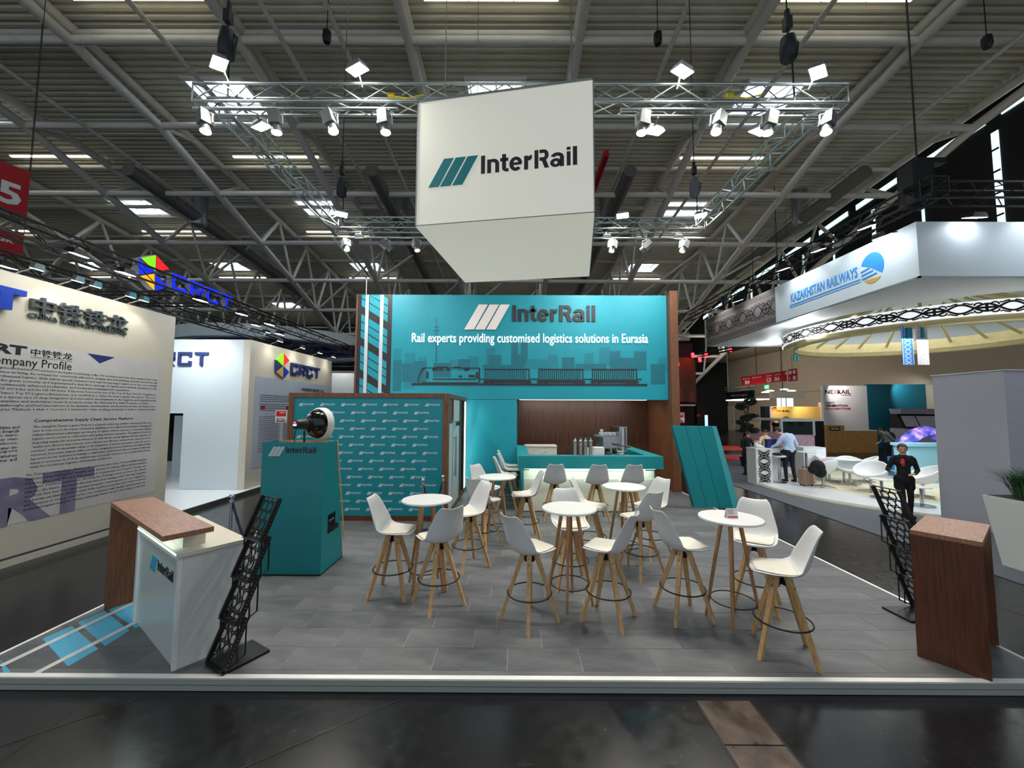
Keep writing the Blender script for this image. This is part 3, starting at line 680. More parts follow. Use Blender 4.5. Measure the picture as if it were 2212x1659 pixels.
B().hexa([(W_ + .003, .2, .55), (W_ + .05, .38, .53), (W_ + .05, .40, .53), (W_ + .003, .38, .55)], [(W_ + .003, .2, .58), (W_ + .05, .38, .60), (W_ + .05, .40, .60), (W_ + .003, .38, .60)]).build('chute', 'black', sp)
t = thing('studio_flash', 'black studio flash with round white rimmed reflector on the teal tower', 'lamp', (-2.86, 5.64, 1.89))
D0 = V((.42, .90, .0)).normalized(); HP = V((-.12, -.02, .24))
b = B(); b.T = M.Translation(HP) @ D0.to_track_quat('Z', 'Y').to_matrix().to_4x4()
b.lathe([(.05, .08), (.12, .10), (.18, .15), (.215, .22), (.22, .28), (.20, .28), (.14, .2)], n=32).build('reflector', 'black_gloss', t, 50)
b = B(); b.T = M.Translation(HP) @ D0.to_track_quat('Z', 'Y').to_matrix().to_4x4()
b.lathe([(.222, .23), (.238, .25), (.238, .33), (.22, .34), (.1, .37), (.01, .375)], n=32).build('diffuser_sock', 'white', t, 50)
b = B(); b.T = M.Translation(HP) @ D0.to_track_quat('Z', 'Y').to_matrix().to_4x4()
b.lathe([(.06, -.13), (.07, -.12), (.07, .06), (.085, .06), (.085, .10)], n=20).build('lamp_head', 'black', t, 50)
b = B(); b.T = M.Translation(HP) @ D0.to_track_quat('Z', 'Y').to_matrix().to_4x4()
b.box(-.035, .035, -.02, .01, -.136, -.132); b.build('display', 'screen_blue', t)
b = B(); b.T = M.Translation(HP) @ D0.to_track_quat('Z', 'Y').to_matrix().to_4x4(); b.box(-.02, .02, .02, .04, -.136, -.132).build('button', 'red_glow', t)
B().tube((-.1, -.02, -.08), (-.1, -.02, .16), .014).path([(-.2, -.06, .16), (-.22, -.06, .08), (-.21, -.06, -.05)], .007).build('stand_rod', 'black', t)
# ================================================================ FURNITURE
def lerp(tb, u):
    for (a, *pa), (c, *pc) in zip(tb, tb[1:]):
        if u <= c: f = (u - a) / (c - a); f = f * f * (3 - 2 * f) * .35 + f * .65; return [p + (q - p) * f for p, q in zip(pa, pc)]
    return list(tb[-1][1:])
def bake(b, name, mats, mods):
    me = b.mesh(name, mats); o = bpy.data.objects.new('t', me); C.objects.link(o)
    for ty, kw in mods:
        m = o.modifiers.new('m', ty)
        for k, v_ in kw.items(): setattr(m, k, v_)
    dg = bpy.context.evaluated_depsgraph_get(); r = bpy.data.meshes.new_from_object(o.evaluated_get(dg)); bpy.data.objects.remove(o)
    r.name = name; r.polygons.foreach_set('use_smooth', [True] * len(r.polygons)); return r
# seat shell profile: u, forward, z, half width, edge forward, edge up
SH = [(0, .255, .600, .135, -.03, .0), (.06, .245, .622, .175, -.02, .0), (.16, .20, .628, .212, 0, .008), (.30, .08, .602, .232, 0, .035), (.44, -.06, .588, .238, .0, .062), (.56, -.16, .612, .240, .035, .075), (.66, -.212, .682, .236, .075, .05), (.78, -.248, .80, .214, .07, .02), (.90, -.285, .93, .182, .05, .012), (.97, -.312, 1.0, .160, .035, .022), (1.0, -.335, 1.022, .130, .03, .022)]
SR = .13
b = B(); nu, nv = 22, 10
for i in range(nu + 1):
    y, z, hw, ey, ez = lerp(SH, i / nu); z += SR
    for j in range(nv + 1):
        v_ = -1 + 2 * j / nv; b.v.append((hw * v_, y + ey * v_ * v_, z + ez * abs(v_) ** 2.2))
for i in range(nu):
    for j in range(nv): k = i * (nv + 1) + j; b.f.append((k, k + 1, k + nv + 2, k + nv + 1)); b.m.append(0)
shell_me = bake(b, 'seat_shell', 'shell', [('SOLIDIFY', dict(thickness=.014, offset=0)), ('SUBSURF', dict(levels=1))])
b = B(); n1, n2 = 8, 8
for i in range(n1 + 1):
    u = .10 + .42 * i / n1; y, z, hw, ey, ez = lerp(SH, u); z += SR
    for j in range(n2 + 1):
        v_ = (-1 + 2 * j / n2) * .86; dome = .016 * (1 - (2 * i / n1 - 1) ** 4) * (1 - (2 * j / n2 - 1) ** 4)
        b.v.append((hw * v_, y + ey * v_ * v_, z + ez * abs(v_) ** 2.2 + .008 + dome))
for i in range(n1):
    for j in range(n2): k = i * (n2 + 1) + j; b.f.append((k, k + 1, k + n2 + 2, k + n2 + 1)); b.m.append(0)
pad_me = bake(b, 'cushion', 'pad', [('SOLIDIFY', dict(thickness=.01, offset=-1)), ('SUBSURF', dict(levels=1))])
def leg_me():
    b = B(); a = V((.062, 0, .722)); c = V((.315, 0, 0)); d = (c - a).normalized(); u = V((0, 1, 0)); n = d.cross(u)
    def sq(p, h): return [p + u * h + n * h, p - u * h + n * h, p - u * h - n * h, p + u * h - n * h]
    p0 = sq(c, .017); p1 = sq(a, .025)
    for p in p0: p.z = 0
    b.hexa(p0, p1); b.mi = 1
    for f in (.07, .15): p = a + (c - a) * f; b.tube(p + n * .024, p + n * .0262, .007, n=6); b.tube(p - n * .024, p - n * .0262, .007, n=6)
    return b.mesh('leg', ['oak', 'black'])
leg_mesh = leg_me()
ring_me = B().torus((0, 0, .30), .236, .0078, 40, 8).mesh('foot_ring', 'black', 180)
b = B()
for k in range(4):
    a = PI / 4 + k * PI / 2; c_, s_ = math.cos(a), math.sin(a)
    q = lambda r, w_, z: (r * c_ - w_ * s_, r * s_ + w_ * c_, z)
    b.hexa([q(.005, -.01, .62), q(.05, -.01, .62), q(.05, .01, .62), q(.005, .01, .62)], [q(.01, -.028, .718), q(.085, -.028, .718), q(.085, .028, .718), q(.01, .028, .718)])
brk_me = b.box(-.055, .055, -.055, .055, .70, .73).mesh('bracket', 'black')
def make_stool(label, loc, deg, group='white bar stools with oak legs'):
    t = thing('bar_stool', label, 'bar stool', loc, math.radians(deg - 90), group)
    obj('seat_shell', shell_me, t); obj('cushion', pad_me, t); obj('foot_ring', ring_me, t); obj('bracket', brk_me, t)
    for k in range(4): o = obj('leg', leg_mesh, t); o.rotation_euler = (0, 0, PI / 4 + k * PI / 2)
    return t
ST = [('white bar stool left of the front left table, open side facing right', -1.47, 4.99, -4), ('white bar stool in front of the front left table, its grey back to the camera', -.855, 4.72, 128),
      ('white bar stool right behind the front left table, tilted seat facing left', -.63, 5.84, 216), ('white bar stool with its back to the camera in front of the rear left table', -.47, 6.60, 56),
      ('white bar stool left behind the rear left table, facing the camera', -.52, 7.72, -38), ('white bar stool right of the rear left table, facing left toward it', .24, 7.08, 188),
      ('white bar stool behind the middle front table, facing the camera', .76, 5.28, 276), ('white bar stool between the middle front and rear right tables, facing right', 1.22, 6.25, -16),
      ('white bar stool in front of the rear right table, its grey back to the camera', 1.79, 5.62, 116), ('white bar stool right of the rear right table, backrest against the aisle', 2.16, 6.30, 205),
      ('white bar stool in front of the middle front table on its left, back half turned', .187, 4.36, 40), ('white bar stool in front of the middle front table on its right, facing left', 1.045, 4.41, 146),
      ('white bar stool left of the table with the card holder, facing right', 1.89, 4.50, 8), ('white bar stool behind the table with the card holder, facing the camera', 2.83, 4.72, 236),
      ('foremost white bar stool right of the table with the card holder', 2.543, 3.84, 156), ('white bar stool at the bar front, nearest the beer taps left side', .87, 8.30, 90),
      ('white bar stool at the middle of the bar front', 1.73, 8.28, 92), ('white bar stool at the bar front below the espresso machine', 2.46, 8.30, 90),
      ('nearest of the three white bar stools lined up at the left end of the bar', -.13, 9.2, 0), ('second of the three white bar stools lined up at the left end of the bar', -.06, 9.95, 0),
      ('farthest of the three white bar stools lined up at the left end of the bar', -.08, 10.62, 2)]
for lab, x, y, dg in ST: make_stool(lab, (x, y, PL), dg)
top_me = B().lathe([(.30, 1.068), (.318, 1.072), (.322, 1.084), (.318, 1.094), (.31, 1.096)], n=48).mesh('table_top', 'white', 40)
b = B(); b.tube((.265, 0, 0), (.085, 0, 1.068), .015, .023, n=12); tl_me = b.mesh('leg', 'oak2', 50)
tr_me = B().torus((0, 0, .225), .218, .0065, 40, 8).mesh('foot_ring', 'black', 180)
tp_me = B().lathe([(.13, 1.055), (.13, 1.068)], n=24).mesh('mounting_plate', 'black')
for lab, x, y, a in (('front left round white bar table', -1.10, 5.17, 20), ('middle front round white bar table', .675, 4.76, 30), ('round white bar table with a small card holder on it', 2.37, 4.37, 15), ('rear left round white bar table near the cabin door', -.26, 6.92, 5), ('rear right round white bar table in front of the bar', 1.70, 6.1, 40)):
    t = thing('bar_table', lab, 'table', (x, y, PL), math.radians(a), 'round white bar tables')
    obj('table_top', top_me, t); obj('mounting_plate', tp_me, t); obj('foot_ring', tr_me, t)
    for k in range(4): o = obj('leg', tl_me, t); o.rotation_euler = (0, 0, PI / 4 + k * PI / 2)
t = thing('card_holder', 'small tent card with red stripe on the front right table', 'sign', (2.36, 4.33, 1.196), math.radians(-4))
b = B().hexa([(-.06, -.035, 0), (.06, -.035, 0), (.06, -.03, 0), (-.06, -.03, 0)], [(-.055, -.003, .1), (.055, -.003, .1), (.055, .0, .1), (-.055, .0, .1)]).hexa([(-.06, .03, 0), (.06, .03, 0), (.06, .035, 0), (-.06, .035, 0)], [(-.055, .0, .1), (.055, .0, .1), (.055, .003, .1), (-.055, .003, .1)]); b.build('card', 'card', t)
T_ = frame((-.05, -.037, .012), (1, 0, 0), (0, .3, 1))
b = B(); b.T = T_; b.rect(0, .1, 0, .012, .002); b.build('stripe', 'red', t)
b = B(); b.T = T_
for k in range(4): b.rect(.0, .07 - .01 * (k % 2), .075 - k * .012, .078 - k * .012, .002)
b.build('print', 'ink_grey', t)
# ---- reception desks
t = thing('reception_desk', 'white reception desk with wood veneer top, left front corner', 'desk', (-4.576, 4.555, PL), math.atan2(-.585, .811))
TP = 1.178
B().box(0, 2.03, 0, .36, TP - .045, TP).build('counter_top', 'wood_top', t)
B().box(0, .045, 0, .36, 0, TP - .046).build('side_slab', 'wood', t)
B().box(.56, 1.96, .165, .66, .0, .95).build('body', 'white', t)
B().box(.56, .62, .13, .164, 0, .95).box(1.93, 1.96, .13, .164, 0, .95).box(.62, 1.93, .13, .164, .92, .95).build('frame', 'white_gloss', t)
B().box(.62, 1.93, .150, .164, .0, .92).build('front_panel', 'frost', t)
B().box(.56, 1.98, .13, .66, .951, .983).build('worktop', 'cream', t)
B().box(.60, 1.80, .20, .37, .984, TP - .046).build('riser', 'cream', t)
B().box(.58, 1.9, .124, .129, .955, .965).build('light_strip', 'led', t)
logo(t, frame((1.02, .1495, .64), (1, 0, 0)), .76, 'logo_blue', 'logo_black')
ax = V((.811, -.585, 0)); bx = V((.585, .811, 0)); O_ = V((-4.576, 4.555, PL))
area(O_ + ax * 1.2 + bx * .1 + V((0, 0, 1.1)), O_ + ax * 1.2 + bx * .2, 1.6, 1.2, .04, (.82, 1, .97))
t = thing('lectern_desk', 'wood veneer arch desk with white body, right front corner', 'desk', (3.737, 3.79, PL), math.atan2(.6, .8))
# local x along the long side, local -y toward the aisle front
B().box(0, .88, -.44, 0, 1.10, 1.14).build('counter_top', 'wood_top', t)
B().box(0, .04, -.44, 0, 0, 1.099).build('side_slab', 'wood_red', t); B().box(.84, .88, -.44, 0, 0, 1.099).build('side_slab', 'wood_red', t)
B().box(.045, .82, -.36, -.02, 0, .93).build('body', 'white', t)
B().box(.045, .82, -.362, -.33, .95, .965).build('light_strip', 'led_soft', t)
# ---- brochure racks
def rack(label, ox, oy, lv, wv, top_out=True):
    L_ = V((lv[0], lv[1], 0)).normalized(); W_ = V((wv[0], wv[1], 0)).normalized(); wd = .295
    t = thing('brochure_rack', label, 'brochure rack', (ox, oy, PL))
    def q(u, v_, z): return L_ * u + W_ * v_ + V((0, 0, z))
    b = B(); b.hexa([q(-.02, -.01, 0), q(.37, -.01, 0), q(.37, wd + .01, 0), q(-.02, wd + .01, 0)], [q(-.02, -.01, .022), q(.37, -.01, .022), q(.37, wd + .01, .022), q(-.02, wd + .01, .022)]); b.build('base_plate', 'black', t)
    for k in range(4):
        u0 = .085 * k; z0 = .03 + .332 * k; u1 = u0 + .155; z1 = z0 + .36
        sl = V((u1 - u0, 0, z1 - z0)); ln = sl.length; ex = W_; ey = (L_ * (u1 - u0) + V((0, 0, z1 - z0))).normalized()
        Tm = frame(q(u0, 0, z0), ex, ey)
        b = B(); b.T = Tm
        cw = (wd - .05) / 3; chh = ln / 4.5
        for cc in range(-1, 4):
            for rr in range(5):
                cx = .025 + cw * (cc + .5) + (cw / 2 if rr % 2 else 0); cyy = chh * (rr + .5); R_ = .034
                xa, xb = max(.02, cx - cw / 2), min(wd - .02, cx + cw / 2); ya, yb = cyy - chh / 2, min(ln, cyy + chh / 2)
                if xb - xa < .01 or yb - ya < .01: continue
                full = xb - xa > cw * .95 and yb - ya > chh * .95
                if not full: b.rect(xa, xb, ya, yb, .002) if (xb - xa < .03 or yb - ya < .03) else None
                if not full and not (xb - xa < .03 or yb - ya < .03):
                    b.rect(xa, xa + .008, ya, yb, .002).rect(xb - .008, xb, ya, yb, .002).rect(xa, xb, ya, ya + .01, .002)
                if full:
                    N_ = 16; vs = []
                    for i in range(N_):
                        a = 2 * PI * i / N_ + PI / N_; c_, s_ = math.cos(a), math.sin(a); m_ = max(abs(c_) / (cw / 2), abs(s_) / (chh / 2))
                        vs += [(cx + R_ * c_, cyy + R_ * s_, 0), (cx + c_ / m_, cyy + s_ / m_, 0), (cx + R_ * c_, cyy + R_ * s_, .003), (cx + c_ / m_, cyy + s_ / m_, .003)]
                    fs = []
                    for i in range(N_):
                        j = (i + 1) % N_; fs += [(4 * i + 2, 4 * i + 3, 4 * j + 3, 4 * j + 2), (4 * i, 4 * j, 4 * j + 1, 4 * i + 1), (4 * i, 4 * i + 2, 4 * j + 2, 4 * j)]
                    b.add(vs, fs)
        b.build('perforated_panel', 'black', t)
        for v_ in (0, wd):
            a = q(u0, v_, z0); c = q(u1, v_, z1); n_ = W_ * .012
            up = (c - a).normalized(); nn = W_.cross(up) * .02
            B().hexa([a - n_ - nn, a + n_ - nn, a + n_ + nn, a - n_ + nn], [c - n_ - nn, c + n_ - nn, c + n_ + nn, c - n_ + nn]).build('side_rail', 'black', t)
        bb = B(); 
        for v_ in (-.0125, wd + .0125):
            for i in range(13): p = q(u0 + (u1 - u0) * (i + .5) / 13, v_, z0 + (z1 - z0) * (i + .5) / 13); bb.tube(p - W_ * .0006, p + W_ * .0006, .004, n=6)
        bb.build('side_perforation', 'alu', t)
        a = q(u0 - .03, 0, z0); B().hexa([a, q(u0 - .03, wd, z0), q(u0 + .02, wd, z0), q(u0 + .02, 0, z0)], [q(u0 - .03, 0, z0 + .004), q(u0 - .03, wd, z0 + .004), q(u0 + .02, wd, z0 + .004), q(u0 + .02, 0, z0 + .004)]).build('tray', 'black', t)
        if k < 3:
            for v_ in (-.006, wd + .006):
                B().tube(q(.085 * (k + 1), v_, z0 + .332), q(u0 + .09, v_, z0 + .02), .007, n=6).build('strut', 'black', t)
                B().tube(q(u1, v_, z1 - .01), q(u1, v_, z1 - .30), .007, n=6).build('strut', 'black', t)
                B().tube(q(u1, v_, z1 - .30), q(u0, v_, z0), .006, n=6).build('strut', 'black', t)
        B().tube(q(u1, 0, z1), q(u1, wd, z1), .008, n=6).build('cross_rod', 'black', t)
    return t
rack('black folding brochure rack in front of the white reception desk', -2.685, 3.628, (.181, .329), (.254, -.15))
ra_ = rack('black folding brochure rack half hidden behind the wood arch desk', 4.60, 4.68, (-1, -.06), (.06, -1))
ra_.children[0]
# ---- rope posts
def post(label, x, y):
    t = thing('rope_post', label, 'rope post', (x, y, PL))
    B().lathe([(.15, 0), (.15, .012), (.14, .02), (.02, .035)], n=28).build('base', 'rope', t, 40)
    B().tube((0, 0, .03), (0, 0, .86), .022, n=16).build('pole', 'steel', t, 40)
    B().lathe([(.022, .84), (.034, .85), (.034, .875), (.02, .885), (.014, .90)], n=18).build('collar', 'steel', t, 40)
    B().ball((0, 0, .935), .042).build('ball_finial', 'steel', t, 180); return t
post('chrome rope post between the reception desk and the teal tower', -4.2, 5.98)
post('chrome rope post before the photo wall, left of the pair', -1.66, 7.40); post('chrome rope post at the cabin corner, right of the pair', -1.36, 7.78)
for lab, p, q in (('dark blue braided rope hanging from the post beside the teal tower', (-4.18, 5.98, .93), (-3.5, 5.75, .72)), ('dark blue braided rope between the two posts at the photo wall', (-1.65, 7.40, .93), (-1.37, 7.78, .93))):
    b = B(); p = V(p); q = V(q); pr = None
    for i in range(17):
        f = i / 16; c = p.lerp(q, f) - V((0, 0, .42 * math.sin(PI * f))); 
        if pr: b.tube(pr, c, .016 + .003 * (i % 2), n=8)
        pr = c
    tag(b.build('barrier_rope', 'rope', None, 60), lab, 'rope')
# ---- teal leaning sign of three planks
t = thing('leaning_sign', 'slanted teal sign of three planks right of the bar', 'sign', (0, 0, PL))
pb = [P(1487, 1088, z=PL), P(1602, 1105, z=PL)]
base_l = V((4.24, 9.35, 0)); dirw = V((.93, -.06, 0)); tl = V((3.79, 9.38, 1.88)); 
for k in range(3):
    f0, f1 = (k / 3, (k + 1) / 3 - .014) if k < 2 else (2 / 3, 1 - .0)
    a0 = base_l + dirw * f0 * .93; a1 = base_l + dirw * f1 * .93; c0 = tl + dirw * f0 * .97; c1 = tl + dirw * f1 * .97
    bk = V((.0, .14, 0)); B().hexa([a0, a1, a1 + bk, a0 + bk], [c0, c1, c1 + bk, c0 + bk]).build('plank', 'teal', t)
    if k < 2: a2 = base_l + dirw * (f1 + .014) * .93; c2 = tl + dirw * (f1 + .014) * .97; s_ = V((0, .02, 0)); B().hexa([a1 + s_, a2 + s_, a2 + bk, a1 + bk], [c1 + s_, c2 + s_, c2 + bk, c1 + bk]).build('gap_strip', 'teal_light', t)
a1 = base_l + dirw * .935; c1 = tl + dirw * .975; e = V((.16, .0, 0)); bk = V((0, .14, 0))
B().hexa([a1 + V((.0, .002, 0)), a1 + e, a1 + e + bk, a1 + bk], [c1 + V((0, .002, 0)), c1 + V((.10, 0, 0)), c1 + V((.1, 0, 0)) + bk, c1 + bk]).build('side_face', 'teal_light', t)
# ---- hanging light box
t = thing('hanging_light_box', 'large white illuminated cube hanging above the stand with company lettering', 'light box', (-1.397, 5.458, 4.95), math.atan2(-.165, 1))
S_, Hh = 2.5, 1.86
def panel_box(nm, x0, x1, y0, y1, z0, z1, m): B().box(x0, x1, y0, y1, z0, z1).build(nm, m, t)
panel_box('front_face', .0, S_, 0, .012, .02, Hh, 'lightbox'); panel_box('rear_face', .0, S_, S_ - .012, S_, .02, Hh, 'lightbox')
panel_box('side_face', 0, .012, .013, S_ - .013, .02, Hh, 'lightbox'); panel_box('side_face', S_ - .012, S_, .013, S_ - .013, .02, Hh, 'lightbox')
panel_box('bottom_face', .0, S_, .0, S_, .0, .012, 'lightbox')
b = B(); r = .012
for z in (.012, Hh):
    for a, c in (((0, 0), (S_, 0)), ((S_, 0), (S_, S_)), ((S_, S_), (0, S_)), ((0, S_), (0, 0))): b.box(min(a[0], c[0]) - r, max(a[0], c[0]) + r, min(a[1], c[1]) - r, max(a[1], c[1]) + r, z - .004 if z < 1 else z, z + .006 if z < 1 else z + .03)
for x in (0, S_):
    for y in (0, S_): b.box(x - .008, x + .008, y - .008, y + .008, 0, Hh)
b.build('frame', 'alu_dull', t)
logo(t, frame((.18, -.001, .56), (1, 0, 0)), 2.10, 'teal', 'logo_black', .004)
b = B()
for x in (.3, S_ - .3):
    for y in (.3, S_ - .3): b.tube((x, y, Hh), (x, y, 9), .008, n=5)
b.build('suspension_cable', 'alu', t)
# ---- lighting trusses
def truss(name, label, p, q, m='alu', s=.25, r=.022, seg=.42, group=None, br=.010, up=V((0, 0, 1))):
    p = V(p); q = V(q); d = (q - p).normalized(); sd = d.cross(up).normalized(); uu = sd.cross(d)
    t = thing(name, label, 'truss', p, 0, group)
    cn = [(-1, -1), (1, -1), (1, 1), (-1, 1)]; L_ = (q - p).length
    off = [sd * a * s / 2 + uu * c * s / 2 for a, c in cn]
    for o_ in off: B().tube(o_, d * L_ + o_, r, n=8).build('chord', m, t, 60)
    b = B(); n_ = max(1, round(L_ / seg)); st_ = L_ / n_
    for f in range(4):
        a, c = off[f], off[(f + 1) % 4]
        for i in range(n_):
            x, y = (a, c) if i % 2 == 0 else (c, a)
            b.tube(x + d * st_ * i, y + d * st_ * (i + 1), br, n=5, cap=False)
        for e in (0, L_): b.tube(a + d * e, c + d * e, br * 1.3, n=5)
    b.build('bracing', m, t, 60); return t
gz = 7.09
truss('lighting_truss', 'silver lighting truss across the front of the stand', (-4.83, 5.74, gz), (5.0, 5.74, gz), s=.28)
truss('lighting_truss', 'silver lighting truss across the rear of the stand', (-4.66, 9.84, gz), (4.85, 9.84, gz), s=.27)
truss('lighting_truss', 'silver lighting truss down the left side of the stand', (-4.55, 5.95, gz), (-4.55, 9.62, gz), s=.27)
truss('lighting_truss', 'silver lighting truss down the right side of the stand', (4.72, 5.95, gz), (4.72, 9.62, gz), s=.27)
RZ = P(600, 235, Y=5.55).z; RB = P(700, 512.6, Y=9.7).z
def pipe(lab, pts, r=.026): tag(B().path([V(p) for p in pts], r, 10).build('lamp_rail', 'alu', None, 60), lab, 'rail', 'silver lamp rails under the trusses')
pipe('silver lamp rail under the left half of the front truss', [(-4.76, 5.55, RZ), (-1.72, 5.55, RZ)]); pipe('silver lamp rail under the right half of the front truss', [(1.58, 5.55, RZ), (4.8, 5.55, RZ)])
pipe('silver lamp rail under the left half of the rear truss', [(-4.55, 9.7, RB), (-1.9, 9.7, RB)]); pipe('silver lamp rail under the right half of the rear truss', [(2.0, 9.7, RB), (4.85, 9.7, RB)])
pipe('silver pipe from the rear truss corner down to the fascia top', [(-4.58, 9.7, RB), (-4.28, 11.25, 6.15), (-4.28, 11.25, 5.68)], .02)
# ---- flood lamps
def flood(lab, pos, tgt, face='flood_face', size=(.30, .22), m='lamp_grey', group='flood lamps on the silver truss', stem=None, pw=0, col=(1, .96, .88), ang=120):
    t = thing('flood_lamp', lab, 'lamp', pos, 0, group)
    R = (V(tgt) - V(pos)).to_track_quat('-Z', 'Y').to_matrix().to_4x4(); sx_, sy_ = size
    b = B(); b.T = R; b.hexa([(-sx_ / 2, -sy_ / 2, 0), (sx_ / 2, -sy_ / 2, 0), (sx_ / 2, sy_ / 2, 0), (-sx_ / 2, sy_ / 2, 0)], [(-sx_ / 3, -sy_ / 3, .09), (sx_ / 3, -sy_ / 3, .09), (sx_ / 3, sy_ / 3, .09), (-sx_ / 3, sy_ / 3, .09)])
    b.build('housing', m, t)
    b = B(); b.T = R; b.box(-sx_ / 2 + .015, sx_ / 2 - .015, -sy_ / 2 + .015, sy_ / 2 - .015, -.006, -.001); b.build('lens', face, t)
    if stem: B().path([V((0, 0, .04)), V(stem)], .012, 6).build('bracket', m, t)
    if pw:
        area(V(pos) + (V(tgt) - V(pos)).normalized() * .03, tgt, pw, sx_, sy_, col, ang)
    return t
FLD = [(473, 138, 5.40, 7.08, 'upper left flood lamp above the front truss corner'), (772, 151, 5.40, 7.06, 'flood lamp above the front truss, left of the light box'), (1474, 155, 5.40, 7.05, 'flood lamp above the front truss, right of the light box'), (1767, 157, 5.40, 7.05, 'upper right flood lamp above the front truss corner'),
       (566, 274, 6.05, 6.72, 'yellowish flood lamp behind the second spotlight from the left'), (1412, 285, 6.05, 6.72, 'flood lamp behind the tilted spotlight right of the light box'), (1640, 285, 6.05, 6.72, 'flood lamp behind the third spotlight from the right'),
       (737, 463, 9.45, 7.1, 'flood lamp above the rear truss at its left end'), (1345, 466, 9.45, 7.1, 'flood lamp above the rear truss right of the light box'), (1514, 466, 9.45, 7.1, 'flood lamp above the rear truss at its right end')]
for i, (px, py, Y, z, lab) in enumerate(FLD):
    p = P(px, py, Y=Y)
    back = i >= 7
    tgt = (p.x * .85, p.y + (1.4 if not back else -1.2), 1.0) if i in (4, 5, 6) or back else (p.x * .8, 6.3, .8)
    flood(lab, tuple(p), tgt, stem=((0, -.2, .09) if i in (4, 5, 6) else (0, .2, -.09) if not back else (0, .27, -.02)), pw=(42 if not back else 40), ang=150, size=(.30, .20))
for i, (px, py, lab) in enumerate(((655, 500, 0), )): pass
for (px, lab) in ((776, 'dim white bracket lamp on the rear truss left of the light box'), (1311, 'dim white bracket lamp on the rear truss right of the light box'), (1465, 'dim white bracket lamp at the right end of the rear truss')):
    p = P(px, 514 if px > 1000 else 513, Y=9.62); t = flood(lab, tuple(p), (p.x, 11.2, 4.2), 'led_white', (.24, .1), 'white', stem=(0, .1, .2), group='white bracket lamps on the rear truss')
    area(p + V((0, .05, -.02)), (p.x, 11.2, 4.3), 70, .24, .1, (1, .97, .93), 160)
# ---- spotlights on the rails
def spotl(lab, x, Y, zr, tgt, face, pw, ang, group):
    pz = zr - .20; pos = V((x, Y, pz)); t = thing('spotlight', lab, 'spotlight', pos, 0, group)
    R = (V(tgt) - pos).to_track_quat('-Z', 'Y').to_matrix().to_4x4()
    b = B(); b.T = R; b.hexa([(-.085, -.075, -.06), (.085, -.075, -.06), (.085, .075, -.06), (-.085, .075, -.06)], [(-.085, -.075, .15), (.085, -.075, .15), (.085, .075, .15), (-.085, .075, .15)]); b.build('body', 'lamp_grey', t)
    b = B(); b.T = R; b.tube((0, 0, -.06), (0, 0, -.17), .062, .072, n=20, cap=False); b.build('snoot', 'lamp_grey', t, 50)
    b = B(); b.T = R; b.tube((0, 0, -.150), (0, 0, -.152), .068, n=20); b.build('lens', face, t)
    B().path([V((-.11, 0, -.02)), V((-.10, 0, .12)), V((0, 0, .16)), V((.10, 0, .12)), V((.11, 0, -.02))], .010, 6).tube((0, 0, .15), (0, 0, .2), .02).build('yoke', 'white', t)
    if pw: spot(pos + (V(tgt) - pos).normalized() * .17, tgt, pw, ang)
SPF = [(445, (-3.6, 5.0, 0), 'first'), (596, (-2.6, 5.8, 0), 'second'), (715, (-.4, 5.0, 0), 'third'), (832, (-1.2, 5.4, 0), 'fourth'), (1388, (1.0, 5.4, 0), 'fifth'), (1550, (1.2, 4.6, 0), 'sixth'), (1660, (2.4, 5.4, 0), 'seventh'), (1785, (3.0, 4.6, 0), 'eighth')]
for px, tg, lab in SPF:
    x = P(px, 235, Y=5.55).x; spotl('grey spotlight on the front rail, %s from the left' % lab, x, 5.55, RZ, tg, 'spot_face', 95, 62, 'spotlights on the front rail')
for px, tg, lab in ((748, (-2.6, 8.1, 1.6), 'first'), (833, (-.8, 11.2, 4.6), 'second'), (900, (-1.0, 8, 0), 'third'), (1323, (1.2, 8.6, 1), 'fourth'), (1396, (.8, 11.2, 4.5), 'fifth'), (1477, (2.0, 8.8, 1), 'sixth')):
    x = P(px, 514, Y=9.7).x; spotl('small grey spotlight on the rear rail, %s from the left' % lab, x, 9.7, RB, tg, 'spot_dim', 60, 60, 'spotlights on the rear rail')
# ---- chain hoists and bags
for px, py, Y, hh, lab in ((490, 95, 5.75, .5, 'black chain hoist with cables above the left end of the front truss'), (1703, 105, 5.75, .42, 'black chain bag above the right end of the front truss'), (738, 405, 9.7, .5, 'dark blue chain bag above the left end of the rear truss'), (1500, 405, 9.7, .5, 'grey green chain bag above the right end of the rear truss')):
    p = P(px, py, Y=Y); t = thing('chain_hoist', lab, 'chain hoist', p, 0, 'chain hoists above the truss')
    b = B().lathe([(.07, -hh / 2), (.115, -hh / 2 + .05), (.12, 0), (.10, hh / 2 - .04), (.05, hh / 2)], n=14); b.build('bag', 'bag_dark' if px < 1400 or px > 1600 else 'grey_carpet', t, 50)
    b = B().tube((0, 0, hh / 2), (0, 0, 5.2), .012, n=6); b.build('chain', 'black', t)
    B().box(-.05, .05, -.05, .05, hh / 2 + .1, hh / 2 + .3).tube((0, 0, hh / 2 + .3), (.0, 0, hh / 2 + .42), .04).build('motor', 'black', t)
    B().tube((0.05, 0, -hh / 2), (.06, 0, gz - p.z), .014, n=6).path([(0, 0, hh / 2), (.16, 0, .1), (.13, 0, -.1), (.06, 0, -hh / 2)], .012).build('cable', 'black', t)
for px, py, Y in ((706, 78, 12), (1421, 82, 12), (2132, 90, 12)):
    p = P(px, py, Y=Y); tag(B().lathe([(.1, -.22), (.14, -.1), (.13, .15), (.06, .22)], c=tuple(p), n=8).tube(p + V((0, 0, .2)), p + V((0, 0, 2.2)), .015).build('hanging_speaker', 'black', None, 40), 'small black loudspeaker hanging under the roof, %s' % ('above the second flood lamp' if px == 706 else 'above the third flood lamp' if px == 1421 else 'at the upper right of the hall'), 'speaker')
